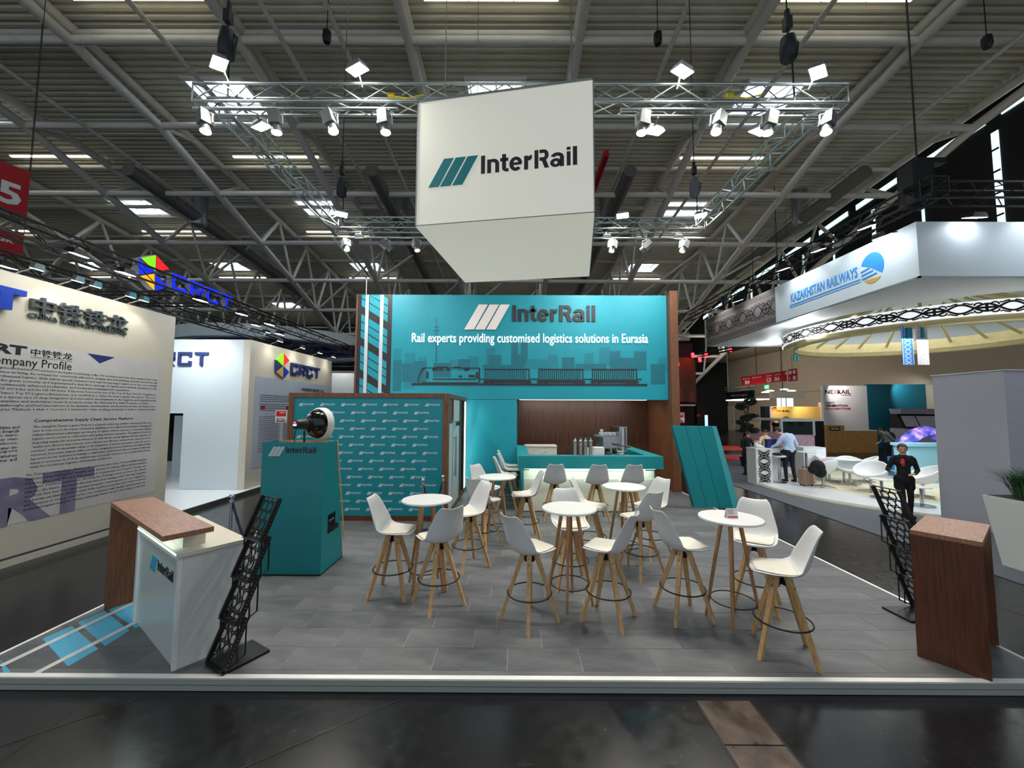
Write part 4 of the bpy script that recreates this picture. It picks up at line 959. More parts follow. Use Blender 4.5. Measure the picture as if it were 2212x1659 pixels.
for px, lab, m_ in ((845, 'yellow cable plug inside the front truss left of the light box', 'yellow'), (1576, 'yellow cable plug inside the front truss right of the light box', 'yellow')):
    p = P(px, 207, Y=5.78); tag(B().box(p.x - .05, p.x + .05, p.y - .03, p.y + .03, p.z - .02, p.z + .03).path([p, p + V((.25, 0, -.04)), p + V((.5, 0, .02))], .012).build('cable_plug', m_), lab, 'plug')
tag(B().box(3.55, 3.57, 2.62, 2.66, .001, .004).build('paper_scrap', 'yellow'), 'tiny yellow paper scrap on the dark hall floor', 'paper')
# ================================================================ LEFT NEIGHBOURS
XL = -7.46
TL_ = frame((XL, 0, 0), (0, 1, 0))     # local x = world Y, local y = world Z, faces +X
def WL(px, py): p = P(px, py, X=XL); return (p.y, p.z)
t = thing('text_wall', 'large cream exhibition wall with metal characters and company profile poster', 'wall panel', (0, 0, 0))
B().box(XL - .25, XL, 3.2, 8.57, .14, 4.36).build('wall_board', 'cream_wall', t); B().box(XL - .25, XL - .02, 3.2, 8.57, .10, .14).build('shadow_gap', 'ink_grey', t)
B().box(XL - .25, XL + .002, 3.2, 8.57, 0, .10).build('kick_board', 'cream_wall', t)
def ptext(s, a, c, h0, d, m, nm, par, T=TL_, off=.02, res=2, thick=0, W=None, ls=1):
    b = B(); b.T = T; put_text(b, s, a, c, h0[0], h0[1], d=d, off=off, res=res, thick=thick, ls=ls); return b.build(nm, m, par)
y0, z0 = WL(60, 672); y1, _ = WL(272, 700); zt_ = WL(62, 637)[1]
ptext('中铁铁龙', y0, y1, (z0 - .02, zt_), .055, 'letter_grey', 'metal_characters', t, off=.016, res=2, thick=.05)
y0, za = WL(57, 684); zb_ = WL(57, 674)[1]; y1 = WL(271, 720)[0]
ptext('CHINA RAILWAY TIELONG', y0, y1, (za, zb_), .03, 'letter_grey', 'metal_lettering', t, off=.02, thick=.02)
y1, zt_ = WL(45, 629); z0 = WL(22, 673)[1]; hh = zt_ - z0
ptext('CRT', y1 - hh * 3.9, y1, (z0, zt_), .10, 'blue_logo', 'blue_lettering', t, off=.06, thick=.08)
# poster
t = thing('company_poster', 'pale grey company profile poster on the cream wall', 'poster', (0, 0, 0))
yr, ztp = WL(350, 785); zbt = WL(333, 1062)[1]; ztp = WL(0, 738)[1]
b = B(); b.T = TL_; b.rect(3.25, yr, zbt, ztp, .004); b.build('sheet', 'poster_grey', t)
b = B(); b.T = TL_; y1, zt_ = WL(204, 1006); z0 = WL(171, 1102)[1]; put_text(b, 'CRT', y1 - (zt_ - z0) * 3.1, y1, z0, zt_, d=.006, off=.05); b.build('picture_lettering', 'ink_violet', t)
y0 = WL(-190, 700)[0]; y1, z1 = WL(58, 755)[0], WL(0, 747)[1]; zq = WL(0, 766)[1]
ptext('CRT', y1 - .62, y1, (WL(48, 768)[1], WL(48, 747)[1]), .006, 'ink', 'logo_print', t, off=.05)
y0, za = WL(65, 768); y1 = WL(155, 780)[0]; ptext('中铁铁龙', y0, y1, (za, WL(65, 752)[1]), .006, 'ink', 'logo_print', t, off=.02)
y0, za = WL(65, 773); ptext('CHINA RAILWAY TIELONG', y0, WL(155, 780)[0], (za, WL(65, 769)[1]), .006, 'ink_grey', 'logo_print', t, off=.01)
y1, za = WL(154, 795); ptext('Company Profile', y1 - 1.12, y1, (WL(2, 782)[1] - .07, WL(2, 782)[1] + .10), .006, 'ink', 'title_print', t, off=.01)
y0, za = WL(73, 914); ptext('Comprehensive Supply Chain Service Platform', y0, WL(286, 912)[0], (za, WL(73, 905)[1]), .006, 'ink', 'heading_print', t, off=.02)
b = B(); b.T = TL_; b.prism([WL(188, 763), WL(215, 785), WL(248, 772)], .006); b.build('corner_print', 'navy', t)
para1 = ['China Railway Tielong Container Logistics was founded in 1993 and listed on the Shanghai Stock Exchange in May 1998, becoming the first A-share listed company in China\'s railway', 'industry. For three decades since its listing, the company has consistently adhered to creating value and achieving customer success through', 'integrity and efficiency of professional logistics. With railway special containers and regional passenger logistics as its two core strategic', 'platforms, contributed to the green economy, and implemented a dual-drive strategy of capital and industrial operations, it has', 'expanded its businesses, continuously enhanced profitability, and modernized management capabilities.', 'It is listed in the Shenzhen CSI 300 Index and the SSE 180 Index. It has been honored as one of the Top 50 Best Growth Companies in', 'Logistics Enterprises and China\'s Top 50 Logistics Enterprises, and certified as a China 5A-level Logistics Enterprise. The com-', 'projects and recognized as a typical case of deep integration and innovative development in the logistics and manufacturing', 'Decision Coordination Committee and undertakes research projects under the National Key R&D Program of China.', 'consistently achieved breakthroughs and best innovations in its systems, mechanisms, and business modes. Striving towar', 'cation system characterized by "Platform + Hub + Corridor + Network," while working tirelessly to build a container multi-']
para2 = ['The ChengYun Tianxia Logistics Platform is a logistics technology platform developed by the com-', 'pany in response to the trends of industrial digitalization and digital industrialization, leveraging its', 'railway infrastructure advantages and decades of logistics industry expertise to innovate container', 'logistics service models in collaboration with leading domestic enterprises. The platform focuses on', 'deepening supply-side structural reform as its main thrust, closely aligning with the objectives of', '"quality and efficiency improvement, cost reduction and efficiency enhancement, openness and in-', 'novation", while fundamentally relying on the integration of internet and logistics networks as core', 'resources. It provides shippers with a one-stop consignment service featuring a throughout-chain', 'ing service model, dedicated to building a collaborative, symbiotic and shared container multimodal', 'transport ecosystem. In 2018, the platform was successfully selected as one of China\'s first 23 joint', 'units for backbone logistics information platforms.']
para3 = ['The Tielong Company always adheres to the corporate philosophy of "Responsibility, Integrity,', 'Professionalism, Innovation", creating using systems to manage affairs and mechanisms', 'become the core. We are "Heaven and Compassion for People", being our', 'solutions, common employees, allowing the Tielong vessel to brave the waves', 'ride into the future, standing at this new historical starting point, Tielong Company', 'the "15th Five-Year" our development blueprint, remaining true to our original as-', 'and bearing our mission firmly in mind. With a global perspective and a future-oriented', 'will continue to seek prospects for our company\'s high-quality development, an', 'modernized logistics enterprise, striving continuously toward our goal of becoming a world-class']
left_ = ['maritime and', 'This branch', 'ation, ware-', 'railway chan-', 'provinces,', 'rth: Later un-', 'transport', 'of features', 'trains ad']
def lines(nm, ls_, pxl, pxr, ya, yb, hpx=5, short={}):
    b = B(); b.T = TL_; y0 = WL(pxl, 900)[0]; y1 = WL(pxr, 900)[0]; za = WL(0 if pxl < 60 else pxl, ya)[1]; zb_ = WL(0 if pxl < 60 else pxl, yb)[1]; hh = .045
    for i, s in enumerate(ls_):
        z = za + (zb_ - za) * i / (len(ls_) - 1); f = short.get(i, 1); put_text(b, s, y0, y0 + (y1 - y0) * f, z - hh / 2, z + hh / 2, d=.008, off=.008, res=1)
    tag(b.build(nm, 'ink', t), kind='stuff')
lines('paragraph_print', para1, -150, 334, 793.6, 885, short={4: .82, 8: .95})
lines('paragraph_print', para2, 73, 328, 922.5, 1009, short={10: .62})
lines('paragraph_print', para3, 66, 322, 1026, 1099); lines('paragraph_print', left_, -20, 43, 923.5, 995)
# second stand: white walls with letters
t = thing('letter_stand', 'white exhibition walls with dark blue letters behind the cream wall', 'wall panel', (0, 0, 0))
YR = 11.08
B().box(-9.27, XL - .201, YR, YR + .2, .1, 4.31).box(-12, -9.27, YR, YR + .2, 2.21, 4.31).build('rear_wall', 'cool_wall', t)
B().box(XL - .2, XL, YR, 16.1, .1, 4.31).build('side_wall', 'cream_wall', t)
def crct(b, s, x0, x1, y0, y1, d, thick, sw=.2):
    """angular block letters"""
    n = len(s); g = (x1 - x0) * .055; w_ = ((x1 - x0) - g * (n - 1)) / n; k = (y1 - y0) * sw; h = y1 - y0
    for i, ch in enumerate(s):
        a = x0 + i * (w_ + g); r_ = []
        if ch == 'C': r_ = [(0, w_, h - k, h), (0, w_, 0, k), (0, k, k, h - k), (w_ - k, w_, h * .66, h - k), (w_ - k, w_, k, h * .34)]
        if ch == 'T': r_ = [(0, w_, h - k, h), (w_ / 2 - k / 2, w_ / 2 + k / 2, 0, h - k)]
        if ch == 'R': r_ = [(0, w_, h - k, h), (0, k, 0, h - k), (w_ - k, w_, h * .45, h - k), (k, w_, h * .38, h * .38 + k * .8)]
        for p in r_: b.prism([(a + p[0], y0 + p[2]), (a + p[1], y0 + p[2]), (a + p[1], y0 + p[3]), (a + p[0], y0 + p[3])], d, d - thick)
        if ch == 'R': b.prism([(a + w_ - k, y0), (a + w_, y0), (a + w_ * .62, y0 + h * .4), (a + w_ * .62 - k, y0 + h * .4)], d, d - thick)
TB = frame((0, YR, 0), (1, 0, 0)); p = P(384, 790, Y=YR); q = P(452, 761, Y=YR)
b = B(); b.T = TB; crct(b, 'CRCT', q.x - (q.x - p.x) * 2.06, q.x, p.z, q.z, .05, .05); b.build('blue_lettering', 'navy', t)
def hexl(parent, T, pts, d, thick, mats_, nm):
    for poly, m in zip(pts, mats_): b = B(); b.T = T; b.prism(poly, d, d - thick); b.build(nm, m, parent)
hx = [[(594.5, 777), (608, 763), (608, 789)], [(608.5, 763), (621, 779), (608.5, 789)], [(592, 777), (606.5, 791), (592, 803)], [(592, 803), (607.5, 790), (607, 816)], [(608, 790.5), (620.5, 804), (607.5, 817)]]
hexl(t, TL_, [[WL(*q) for q in pl_][::-1] for pl_ in hx], .07, .06, ['sign_green', 'sign_red', 'navy', 'kz_gold', 'blue_logo'], 'logo_piece')
b = B(); b.T = TL_; y0, z0 = WL(626, 808); y1, z1 = WL(688, 795); crct(b, 'CRCT', y0, y1, z0, WL(626, 783)[1], .07, .06, .19); b.build('blue_lettering', 'navy', t)
yl, zt_ = WL(551, 812); yr = WL(710, 835)[0]; z0 = WL(541, 1013)[1]
b = B(); b.T = TL_; b.rect(yl, yr, z0, zt_, .01); b.build('blue_poster', 'poster_blue', t)
b = B(); b.T = TL_; rnd = random.Random(3)
for i in range(8): b.rect(yl + .25, yr - .3 - (1.9 if i in (3, 7) else 0) * rnd.random(), zt_ - .55 - i * .06 - (.03 if i > 3 else 0), zt_ - .53 - i * .06 - (.03 if i > 3 else 0), .014)
for cx in (yl + .25, yl + 1.5, yl + 2.75):
    for i in range(19): b.rect(cx, cx + 1.0 - (.6 if i == 18 else 0), z0 + 1.52 - i * .058 - .05, z0 + 1.535 - i * .058 - .05, .014)
b.build('print', 'ink_grey', t)
ptext('中铁集装箱运输有限责任公司', yl + 2.5, yl + 4.1, (zt_ - .33, zt_ - .2), .014, 'ink', 'print', t, off=.02, res=1)
b = B(); b.T = TL_; b.rect(yl + .3, yl + .5, z0 + 1.7, z0 + 1.8, .014); b.rect(yl + 1.6, yl + 1.9, z0 + 1.7, z0 + 1.8, .014); b.build('print', 'red', t)
t = thing('stand_floor', 'white glossy floor of the letter stand beyond the cream wall', 'stand floor', (0, 0, 0))
B().box(-16, -7.31, 8.75, 17, 0, .095).build('deck', 'white_gloss', t); B().box(-7.31, -7.28, 8.75, 17, 0, .1).build('edge_strip', 'alu', t)
t = thing('meeting_corner', 'grey blue display wall seen through the doorway of the white stand', 'display', (-9.9, 13.4, .1))
B().box(-1.6, .9, 0, .1, 0, 2.0).build('board', 'cool_wall', t); B().box(-.8, .8, -.04, -.002, 1.5, 1.95).build('picture', 'ink_grey', t); B().box(-.2, .8, -.5, -.1, .72, .76).box(-.1, -.05, -.4, -.35, 0, .72).box(.6, .65, -.4, -.35, 0, .72).build('table', 'steel', t)
b = B().add([(0, -.045, 1.1), (.5, -.045, 1.12), (.45, -.045, 1.34), (.25, -.045, 1.24)], [(0, 1, 2, 3)]); b.build('blue_print', 'blue_logo', t)
# stand number signs
def numsign(lab, p, nrm, w_=.34, h_=.42):
    t = thing('number_sign', lab, 'sign', p)
    T = frame((0, 0, 0), nrm)
    b = B(); b.T = T; b.rect(-w_ / 2, w_ / 2, -h_ / 2, h_ / 2, .01); b.build('card', 'white', t)
    b = B(); b.T = T; b.rect(-w_ / 2 + .02, w_ / 2 - .02, .0, h_ / 2 - .02, .014).rect(-w_ / 2 + .02, w_ / 2 - .02, -h_ / 2 + .02, -h_ / 2 + .04, .014); b.build('red_field', 'red', t)
    b = B(); b.T = T; put_text(b, 'B5.330', -w_ / 2 + .04, w_ / 2 - .04, -.14, -.04, d=.016, off=.02, res=1); b.build('number_print', 'ink', t)
    b = B(); b.T = T; put_text(b, 'logistics', -.03, w_ / 2 - .04, .06, .12, d=.018, off=.01, res=1); b.build('name_print', 'white', t); return t
numsign('red and white stand number sign at the left edge of the photo wall', P(607.5, 899.5, Y=9.6), (1, .15, 0), .26, .30); B().tube((0, .03, -.1), (0, .03, -P(607.5, 899.5, Y=9.6).z + .0), .006).build('pole', 'poster_grey', C.objects['number_sign'])
p = P(1469, 902, Y=11.9); t = numsign('red and white stand number sign beside the wood post', p, (1, 0, 0), .25, .30); B().tube((0, .02, -.1), (0, .02, -p.z), .012).build('pole', 'white', t)
# hanging blue letters
XS = -7.2; TS_ = frame((XS, 0, 0), (0, 1, 0))
def WS(px, py): p = P(px, py, X=XS); return (p.y, p.z)
t = thing('hanging_letter_sign', 'hanging sign with coloured hexagon and blue block letters', 'sign', (0, 0, 0))
hx = [[(294, 557), (326, 551), (325, 586)], [(327.5, 552), (356, 582), (328, 586)], [(289, 558), (323, 588), (289.5, 593)], [(293, 596), (323, 591), (322, 626)], [(326, 592), (354, 621), (325, 627)]]
hexl(t, TS_, [[WS(*q) for q in pl_][::-1] for pl_ in hx], .10, .008, ['sign_green', 'sign_red', 'sign_blue', 'sign_yellow', 'sign_blue'], 'hexagon_face')
hexl(t, TS_, [[WS(*q) for q in pl_][::-1] for pl_ in hx], .09, .12, ['grey_wall'] * 5, 'hexagon_case')
b = B(); b.T = TS_; y0, z0 = WS(361, 624); z1 = WS(361, 588)[1]; y1 = WS(494, 650)[0]; crct(b, 'CRCT', y0, y1, z0, z1, .10, .01, .2); b.build('letter_face', 'sign_blue', t)
b = B(); b.T = TS_; crct(b, 'CRCT', y0, y1, z0, z1, .088, .12, .2); b.build('letter_case', 'grey_wall', t)
def btruss(lab, p, q, s=.28): return truss('black_truss', lab, p, q, 'black', s, .022, .45, 'black trusses over the neighbouring stands', .009)
btruss('black truss above the cream text wall', (-7.15, 3.0, 4.93), (-7.15, 17.5, 4.93)); btruss('black truss behind the cream text wall, second row', (-8.9, 3.5, 4.9), (-8.9, 17.0, 4.9))
btruss('black cross truss behind the hanging hexagon', (-13, 9.4, 5.0), (-7.3, 9.4, 5.0)); btruss('black cross truss at the far end over the letter stand', (-15, 17.3, 5.0), (-5.6, 17.3, 5.0))
k = 0
for px, py, X_ in ((165, 550, -7.0), (271, 591, -7.0), (433, 649, -7.0), (522, 679, -7.0), (553, 703, -8.6), (582, 701, -7.0), (604, 722, -7.4), (575, 718, -8.8), (10, 576, -8.6)):
    p = P(px, py, X=X_); k += 1
    flood('white flood lamp on the black truss, %s' % ['nearest the red banner', 'left of the hexagon', 'under the third blue letter', 'right of the blue letters', 'far end, inner row', 'far end, outer row', 'last at the far end', 'far end, left row', 'at the left picture edge'][k - 1], tuple(p), (p.x - .4, p.y, 2.5), 'flood_face_cool', (.26, .2), 'black', 'flood lamps on the black trusses', (0, 0, .18), 0)
arm = [(78, 600), (205, 634), (166, 628), (310, 664), (281, 657)]
for i, (px, py) in enumerate(arm):
    p = P(px, py - 1, X=XL + .32); p.z = 4.42
    flood('small arm lamp over the cream text wall, %s' % ['first from the left', 'third from the left', 'second from the left', 'last at the right', 'fourth from the left'][i], tuple(p), (XL, p.y, 3.2), 'flood_face', (.16, .09), 'steel', 'arm lamps over the cream wall', (-.36, 0, -.07), 0)
for y in (4.6, 6.2, 7.6): spot((XL + .36, y, 4.40), (XL + .02, y, 3.5), 11, 95, (1, .95, .82), .03)
for i, y in enumerate((11.9, 13.2, 14.4, 15.5)):
    flood('small arm lamp over the coloured logo wall, %s from the left' % ['first', 'second', 'third', 'fourth'][i], (XL + .34, y, 4.40), (XL, y, 3.2), 'flood_face', (.2, .1), 'steel', 'arm lamps over the logo wall', (-.36, 0, -.11), 0)
    spot((XL + .36, y, 4.38), (XL + .02, y, 3.4), 13, 95, (1, .95, .82), .03)
spot((-8.5, 10.6, 4.5), (-8.5, YR, 3.7), 30, 100, (.95, .98, 1), .03); area((-8.9, 9.8, 4.7), (-8.9, 10.0, 0), 90, 1.4, .6, (.92, .97, 1))
area((-6.6, 6.4, 4.75), (XL, 6.4, 1.6), 14, 2.4, .25, (1, .98, .92)); area((-6.4, 13.5, 4.75), (XL, 13.5, 1.8), 16, 3, .3, (1, .98, .92))  # added wall fills beside the truss, apart from the modelled floods
# red banner
def banner(lab, pr_top, pr_bot, Yr, rows):
    a = P(*pr_top, Y=Yr); c = P(*pr_bot, Y=Yr); d = V((-.2, -.56, 0)).normalized()
    t = thing('red_banner', lab, 'banner', (a.x, a.y, 0)); T = frame((0, 0, 0), (-d.x, -d.y, 0)); wd = 2.2
    b = B(); b.T = T; b.rect(-wd, 0, c.z, a.z, .01); b.build('cloth', 'red_sign', t)
    b = B(); b.T = T
    for s, x0, x1, z0, z1 in rows: put_text(b, s, x0, x1, a.z - z1, a.z - z0, d=.014, off=.03)
    b.build('print', 'white', t); B().tube((0, 0, a.z), (0, 0, roof(a.y)), .01).build('cable', 'black', t)
banner('large red hall banner with white digit at the upper left', (66, 372), (62, 470), 12, [('5', -.62, -.14, .55, 1.25), ('B', -1.35, -.78, .55, 1.25), ('Hall', -1.3, -.66, .12, .36)])
banner('lower red hall banner behind the black truss at the left', (52, 505), (48, 560), 13, [('logistik', -1.2, -.2, .25, .5)])
t = thing('ring_canopy', 'round white canopy with blue inside over the stand at the back left', 'canopy', (-12.6, 21.5, 5.45))
b = B(); R1 = 5.0
for z0, z1, r_, m in ((.0, .45, R1, 'white'),):
    vs = []; N_ = 48
    for i in range(N_): a = 2 * PI * i / N_; vs += [(R1 * math.cos(a), R1 * math.sin(a), 0), (R1 * math.cos(a), R1 * math.sin(a), .55), ((R1 - .5) * math.cos(a), (R1 - .5) * math.sin(a), 0)]
    B().add(vs, [(3 * i, 3 * ((i + 1) % N_), 3 * ((i + 1) % N_) + 1, 3 * i + 1) for i in range(N_)] + [(3 * i, 3 * i + 2, 3 * ((i + 1) % N_) + 2, 3 * ((i + 1) % N_)) for i in range(N_)]).build('band', 'cool_wall', t)
B().tube((0, 0, .3), (0, 0, .32), R1 - .1, n=48).build('blue_disc', 'blue_logo', t)
t = thing('far_stand', 'small white stand far behind, left of the teal fascia', 'stand', (0, 0, 0)); a = P(717, 800, Y=19); c = P(775, 806, Y=19)
B().box(a.x, c.x, 19, 19.3, 0, c.z).build('white_wall', 'cool_wall', t); B().box(a.x, c.x, 19.0, 19.5, c.z + .3, c.z + .36).build('rail', 'black', t)
spot((a.x + .5, 18.2, c.z + .6), (a.x + .5, 19, c.z - .8), 60, 90)
# ================================================================ RIGHT: WHITE CANOPY STAND
XK = 7.4
TK = frame((XK, 0, 0), (0, -1, 0))   # local x = -Y, faces -X
def WK(px, py): p = P(px, py, X=XK); return (-p.y, p.z)
yl = -WK(1526, 700)[0]; yc = -WK(1980, 500)[0]; yb_ = -WK(1675, 660)[0]; zt_ = WK(1980, 478)[1]; z0 = WK(1982, 598)[1]
t = thing('white_canopy', 'large white canopy with railway company name over the right neighbouring stand', 'canopy', (0, 0, 0))
B().box(XK, XK + .15, yc, yb_, z0, zt_).build('front_fascia', 'cool_wall', t); B().box(XK + .15, 19, yc, yc + .15, z0, zt_).build('side_fascia', 'cool_wall', t)
B().box(XK - .01, XK + .15, yb_, yl, z0, zt_).build('brown_fascia', 'brown_panel', t); B().box(XK, 19, yl, yl + .15, z0, zt_).build('side_fascia', 'cool_wall', t)
B().box(XK - .02, XK + .02, yc - .02, yl, z0 - .03, z0).box(XK - .02, 19, yc - .02, yc + .02, z0 - .03, z0).build('edge_trim', 'alu_dull', t)
b = B(); CX, CY, R_ = 12.1, 11.2, 3.75; N_ = 64; vs = []; 
for i in range(N_):
    a = 2 * PI * i / N_; c_, s_ = math.cos(a), math.sin(a); vs.append((CX + R_ * c_, CY + R_ * s_, z0 + .01))
    ex = min((19 - CX) / c_ if c_ > 1e-6 else 1e9, (XK - CX) / c_ if c_ < -1e-6 else 1e9, (yl - CY) / s_ if s_ > 1e-6 else 1e9, (yc - CY) / s_ if s_ < -1e-6 else 1e9); vs.append((CX + ex * c_, CY + ex * s_, z0 + .01))
b.add(vs, [(2 * i, 2 * i + 1, 2 * ((i + 1) % N_) + 1, 2 * ((i + 1) % N_)) for i in range(N_)]); b.build('soffit', 'white', t)
def ell(b, R0, R1_, z, zz): 
    vs = [];
    for i in range(N_): a = 2 * PI * i / N_; vs += [(CX + R0 * math.cos(a), CY + R0 * math.sin(a), z), (CX + R0 * math.cos(a), CY + R0 * math.sin(a), zz), (CX + R1_ * math.cos(a), CY + R1_ * math.sin(a), z), (CX + R1_ * math.cos(a), CY + R1_ * math.sin(a), zz)]
    f = []
    for i in range(N_): j = (i + 1) % N_; f += [(4 * i, 4 * j, 4 * j + 1, 4 * i + 1), (4 * i + 3, 4 * j + 3, 4 * j + 2, 4 * i + 2), (4 * i, 4 * i + 2, 4 * j + 2, 4 * j), (4 * i + 1, 4 * j + 1, 4 * j + 3, 4 * i + 3)]
    return b.add(vs, f)
ell(B(), R_ + .02, R_ - .1, z0 + .02, zt_).build('inner_drum', 'cool_wall', t)
B().tube((CX, CY, zt_ - .1), (CX, CY, zt_), R_, n=64).build('inner_ceiling', 'cool_wall', t)
a_ = WK(1709, 652); c_ = WK(1853, 587); zlo = WK(1709, 657)[1]; zhi = WK(1709, 641)[1]
b = B(); b.T = TK; put_text(b, 'KAZAKHSTAN RAILWAYS', a_[0], c_[0], zlo + .03, zlo + .27, d=.006, off=.03); b.rect(a_[0] - .05, c_[0] + .06, zlo - .05, zlo - .02, .006).rect(a_[0] - .05, c_[0] + .06, zlo - .10, zlo - .08, .006); b.build('name_print', 'kz_blue', t)
cxk, czk = WK(1884, 577); rk = (WK(1910, 565)[0] - WK(1860, 585)[0]) / 2
b = B(); b.T = TK
up_ = [(cxk + rk * math.cos(a), czk + rk * 1.15 * math.sin(a)) for a in [math.radians(-38 + k * 9.4) for k in range(22)]]
b.prism(up_ + [(cxk - rk * .25, czk + rk * .1)], .006)
for k in range(3):
    zz_ = czk - .01 - k * rk * .3; b.prism([(cxk - rk * (1.0 - .05 * k), zz_ - .035), (cxk + rk * (-.2 + .3 * k), zz_ - .0), (cxk + rk * (-.25 + .3 * k), zz_ + .03), (cxk - rk * (1.0 - .05 * k), zz_)], .009 + .0006 * k)
b.build('emblem_print', 'kz_blue', t)
b = B(); b.T = TK; b.prism([(cxk + rk * .95 * math.cos(a), czk - .04 + rk * 1.15 * math.sin(a)) for a in [math.radians(-142 + k * 7.6) for k in range(14)]], .006); b.build('emblem_print', 'kz_gold', t)
# ornament strokes
def spiral(cx, cy, r0, a0, turns, sgn=1, n=14, r1=.25):
    return [(cx + (r0 * (1 - f) + r0 * r1 * f) * math.cos(a0 + sgn * turns * 2 * PI * f), cy + (r0 * (1 - f) + r0 * r1 * f) * math.sin(a0 + sgn * turns * 2 * PI * f)) for f in [i / n for i in range(n + 1)]]
def unit(w_=.12):
    """one mirrored scroll unit in [0,2]x[-.5,.5]: list of (points,width)"""
    o = []
    for s in (1, -1):
        o.append(([(x / 12, s * (.30 * math.cos(PI * x / 12) + .03)) for x in range(0, 25)], w_))
        o.append(([(p[0], s * p[1]) for p in spiral(.72, .22, .20, PI * 1.1, .8, -1)], w_ * .75)); o.append(([(p[0], s * p[1]) for p in spiral(1.28, .22, .20, -PI * .1, .8, 1)], w_ * .75))
        o.append(([(.1, s * .44), (.25, s * .40), (.42, s * .30), (.5, s * .36)], w_ * .7)); o.append(([(1.9, s * .44), (1.75, s * .40), (1.58, s * .30), (1.5, s * .36)], w_ * .7))
    o.append(([(.62, 0), (1.38, 0)], w_ * 1.1)); o.append(([(1, -.2), (1, .2)], w_ * 1.2)); return o
hK = zt_ - z0; b = B(); b.T = TK; n_ = 5; Lk = yl - yb_
for i in range(n_):
    for pts, wd in unit(.10):
        b.stroke([(-yl + Lk * (i + p[0] / 2) / n_, z0 + hK * .5 + p[1] * hK * .55) for p in pts], wd * .42, .014)
for rr in (.06, .11, .16, .84, .89, .94):
    for i in range(60): x = -yl + Lk * (i + .5) / 60; b.rect(x - .018, x + .018, z0 + hK * rr - .012, z0 + hK * rr + .012, .013)
b.build('cut_ornament', 'brown_hole', t)
# ring
RX, RY, RR_ = 11.65, 11.2, 3.25; CX, CY = RX, RY
t = thing('ornament_ring', 'hanging ring with black scroll ornament on white and pale gold inside', 'ring', (0, 0, 0))
ell(B(), RR_, RR_ - .03, 4.42, 4.74).build('white_band', 'ring_white', t)
ell(B(), RR_ - .03, RR_ - .34, 4.30, 4.44).build('gold_hoop', 'gold', t)
ell(B(), RR_ - .30, RR_ - .34, 4.30, 4.74).build('gold_liner', 'gold', t)
b = B(); n_ = 26
for i in range(n_):
    for pts, wd in unit(.125):
        q = [(p[0], p[1]) for p in pts]; bb = B(); bb.stroke([(RR_ * 2 * PI * (i + p[0] / 2) / n_, 4.58 + p[1] * .29) for p in q], wd * .34, 0)
        b.add([(RX + (RR_ + .006) * math.cos(x / RR_), RY + (RR_ + .006) * math.sin(x / RR_), y) for x, y, z in bb.v], bb.f)
b.build('scroll_ornament', 'brown_hole', t)
b = B()
for i in range(24):
    a = 2 * PI * i / 24; c_, s_ = math.cos(a), math.sin(a); b.tube((RX + (RR_ - .32) * c_, RY + (RR_ - .32) * s_, 4.6), (RX + 1.1 * c_, RY + 1.1 * s_, 5.55), .04, n=6)
b.build('rafter', 'gold', t)
for i, px in enumerate((1958, 1990)):
    y = [9.15, 9.0][i]; p = P(px, 703, Y=y); q = P(px, 788, Y=y)
    t = thing('woven_streamer', '%s woven ornamental streamer hanging from the ring' % ['blue', 'silver grey'][i], 'streamer', (p.x, p.y, q.z)); h = p.z - q.z; wd = .13
    B().box(-wd, wd, 0, .012, 0, h).build('band', ['kz_blue', 'grey_wall'][i], t)
    b = B(); b.T = frame((0, -.001, 0), (1, 0, 0))
    for k in range(9): b.stroke([(-.07, h * (k + .1) / 9), (0, h * (k + .5) / 9), (-.07, h * (k + .9) / 9)], .02, .003); b.stroke([(.07, h * (k + .1) / 9), (0, h * (k + .5) / 9), (.07, h * (k + .9) / 9)], .02, .003)
    b.rect(-wd, -wd + .015, 0, h, .004).rect(wd - .015, wd, 0, h, .004); b.build('weave', ['white', 'cream'][i], t)
    B().tube((0, -.03, h - .05), (0, -.03, h - .3), .02, .04).build('tassel', 'teal', t)
p = P(1716, 765, Y=11.9); t = B().tube(p, (p.x, p.y, 4.32), .006, n=5).tube(p + V((.09, 0, 0)), (p.x + .09, p.y, 4.32), .006, n=5).tube(p, p + V((0, 0, -.2)), .02, .035).tube(p + V((.09, 0, 0)), p + V((.09, 0, -.2)), .02, .035).build('tassel_pair', 'teal', None); tag(t, 'pair of small teal tassels under the left of the ring', 'tassel')
bt = btruss('black truss above the white canopy front', (XK - .0, 6.6, zt_ + .45), (XK - .0, 16.5, zt_ + .45), .3); btruss('black truss above the white canopy side', (XK - .2, 6.9, zt_ + .45), (19, 6.9, zt_ + .45), .3)
for i, (px, py) in enumerate(((1872, 491), (1905, 511), (1768, 541), (1692, 582), (1594, 650), (1598, 762))[:5]):
    p = P(px, py, X=XK - .35); flood('white flood lamp over the white canopy, %s' % ['nearest, outer', 'nearest, inner', 'third', 'fourth', 'farthest, above the brown fascia'][i], tuple(p), (XK, p.y + .1, 4.8), 'flood_face_cool', (.26, .2), 'black', 'flood lamps over the white canopy', (.3, 0, .1), 0)
p = P(2105, 470, Y=6.85); flood('white flood lamp over the canopy side at the right edge', tuple(p), (p.x, 7.2, 4.9), 'flood_face_cool', (.3, .2), 'black', 'flood lamps over the white canopy', (0, .2, .15), 0)
for y in (8.0, 9.8, 11.6, 13.6): spot((XK - .5, y, zt_ + .25), (XK, y, zt_ - .5), 40, 110, (.84, .92, 1), .04)
spot((9.6, 6.6, zt_ + .25), (9.6, 7.2, zt_ - .5), 22, 110, (.84, .92, 1), .04); spot((12.5, 6.6, zt_ + .25), (12.5, 7.2, zt_ - .5), 22, 110, (.84, .92, 1), .04)
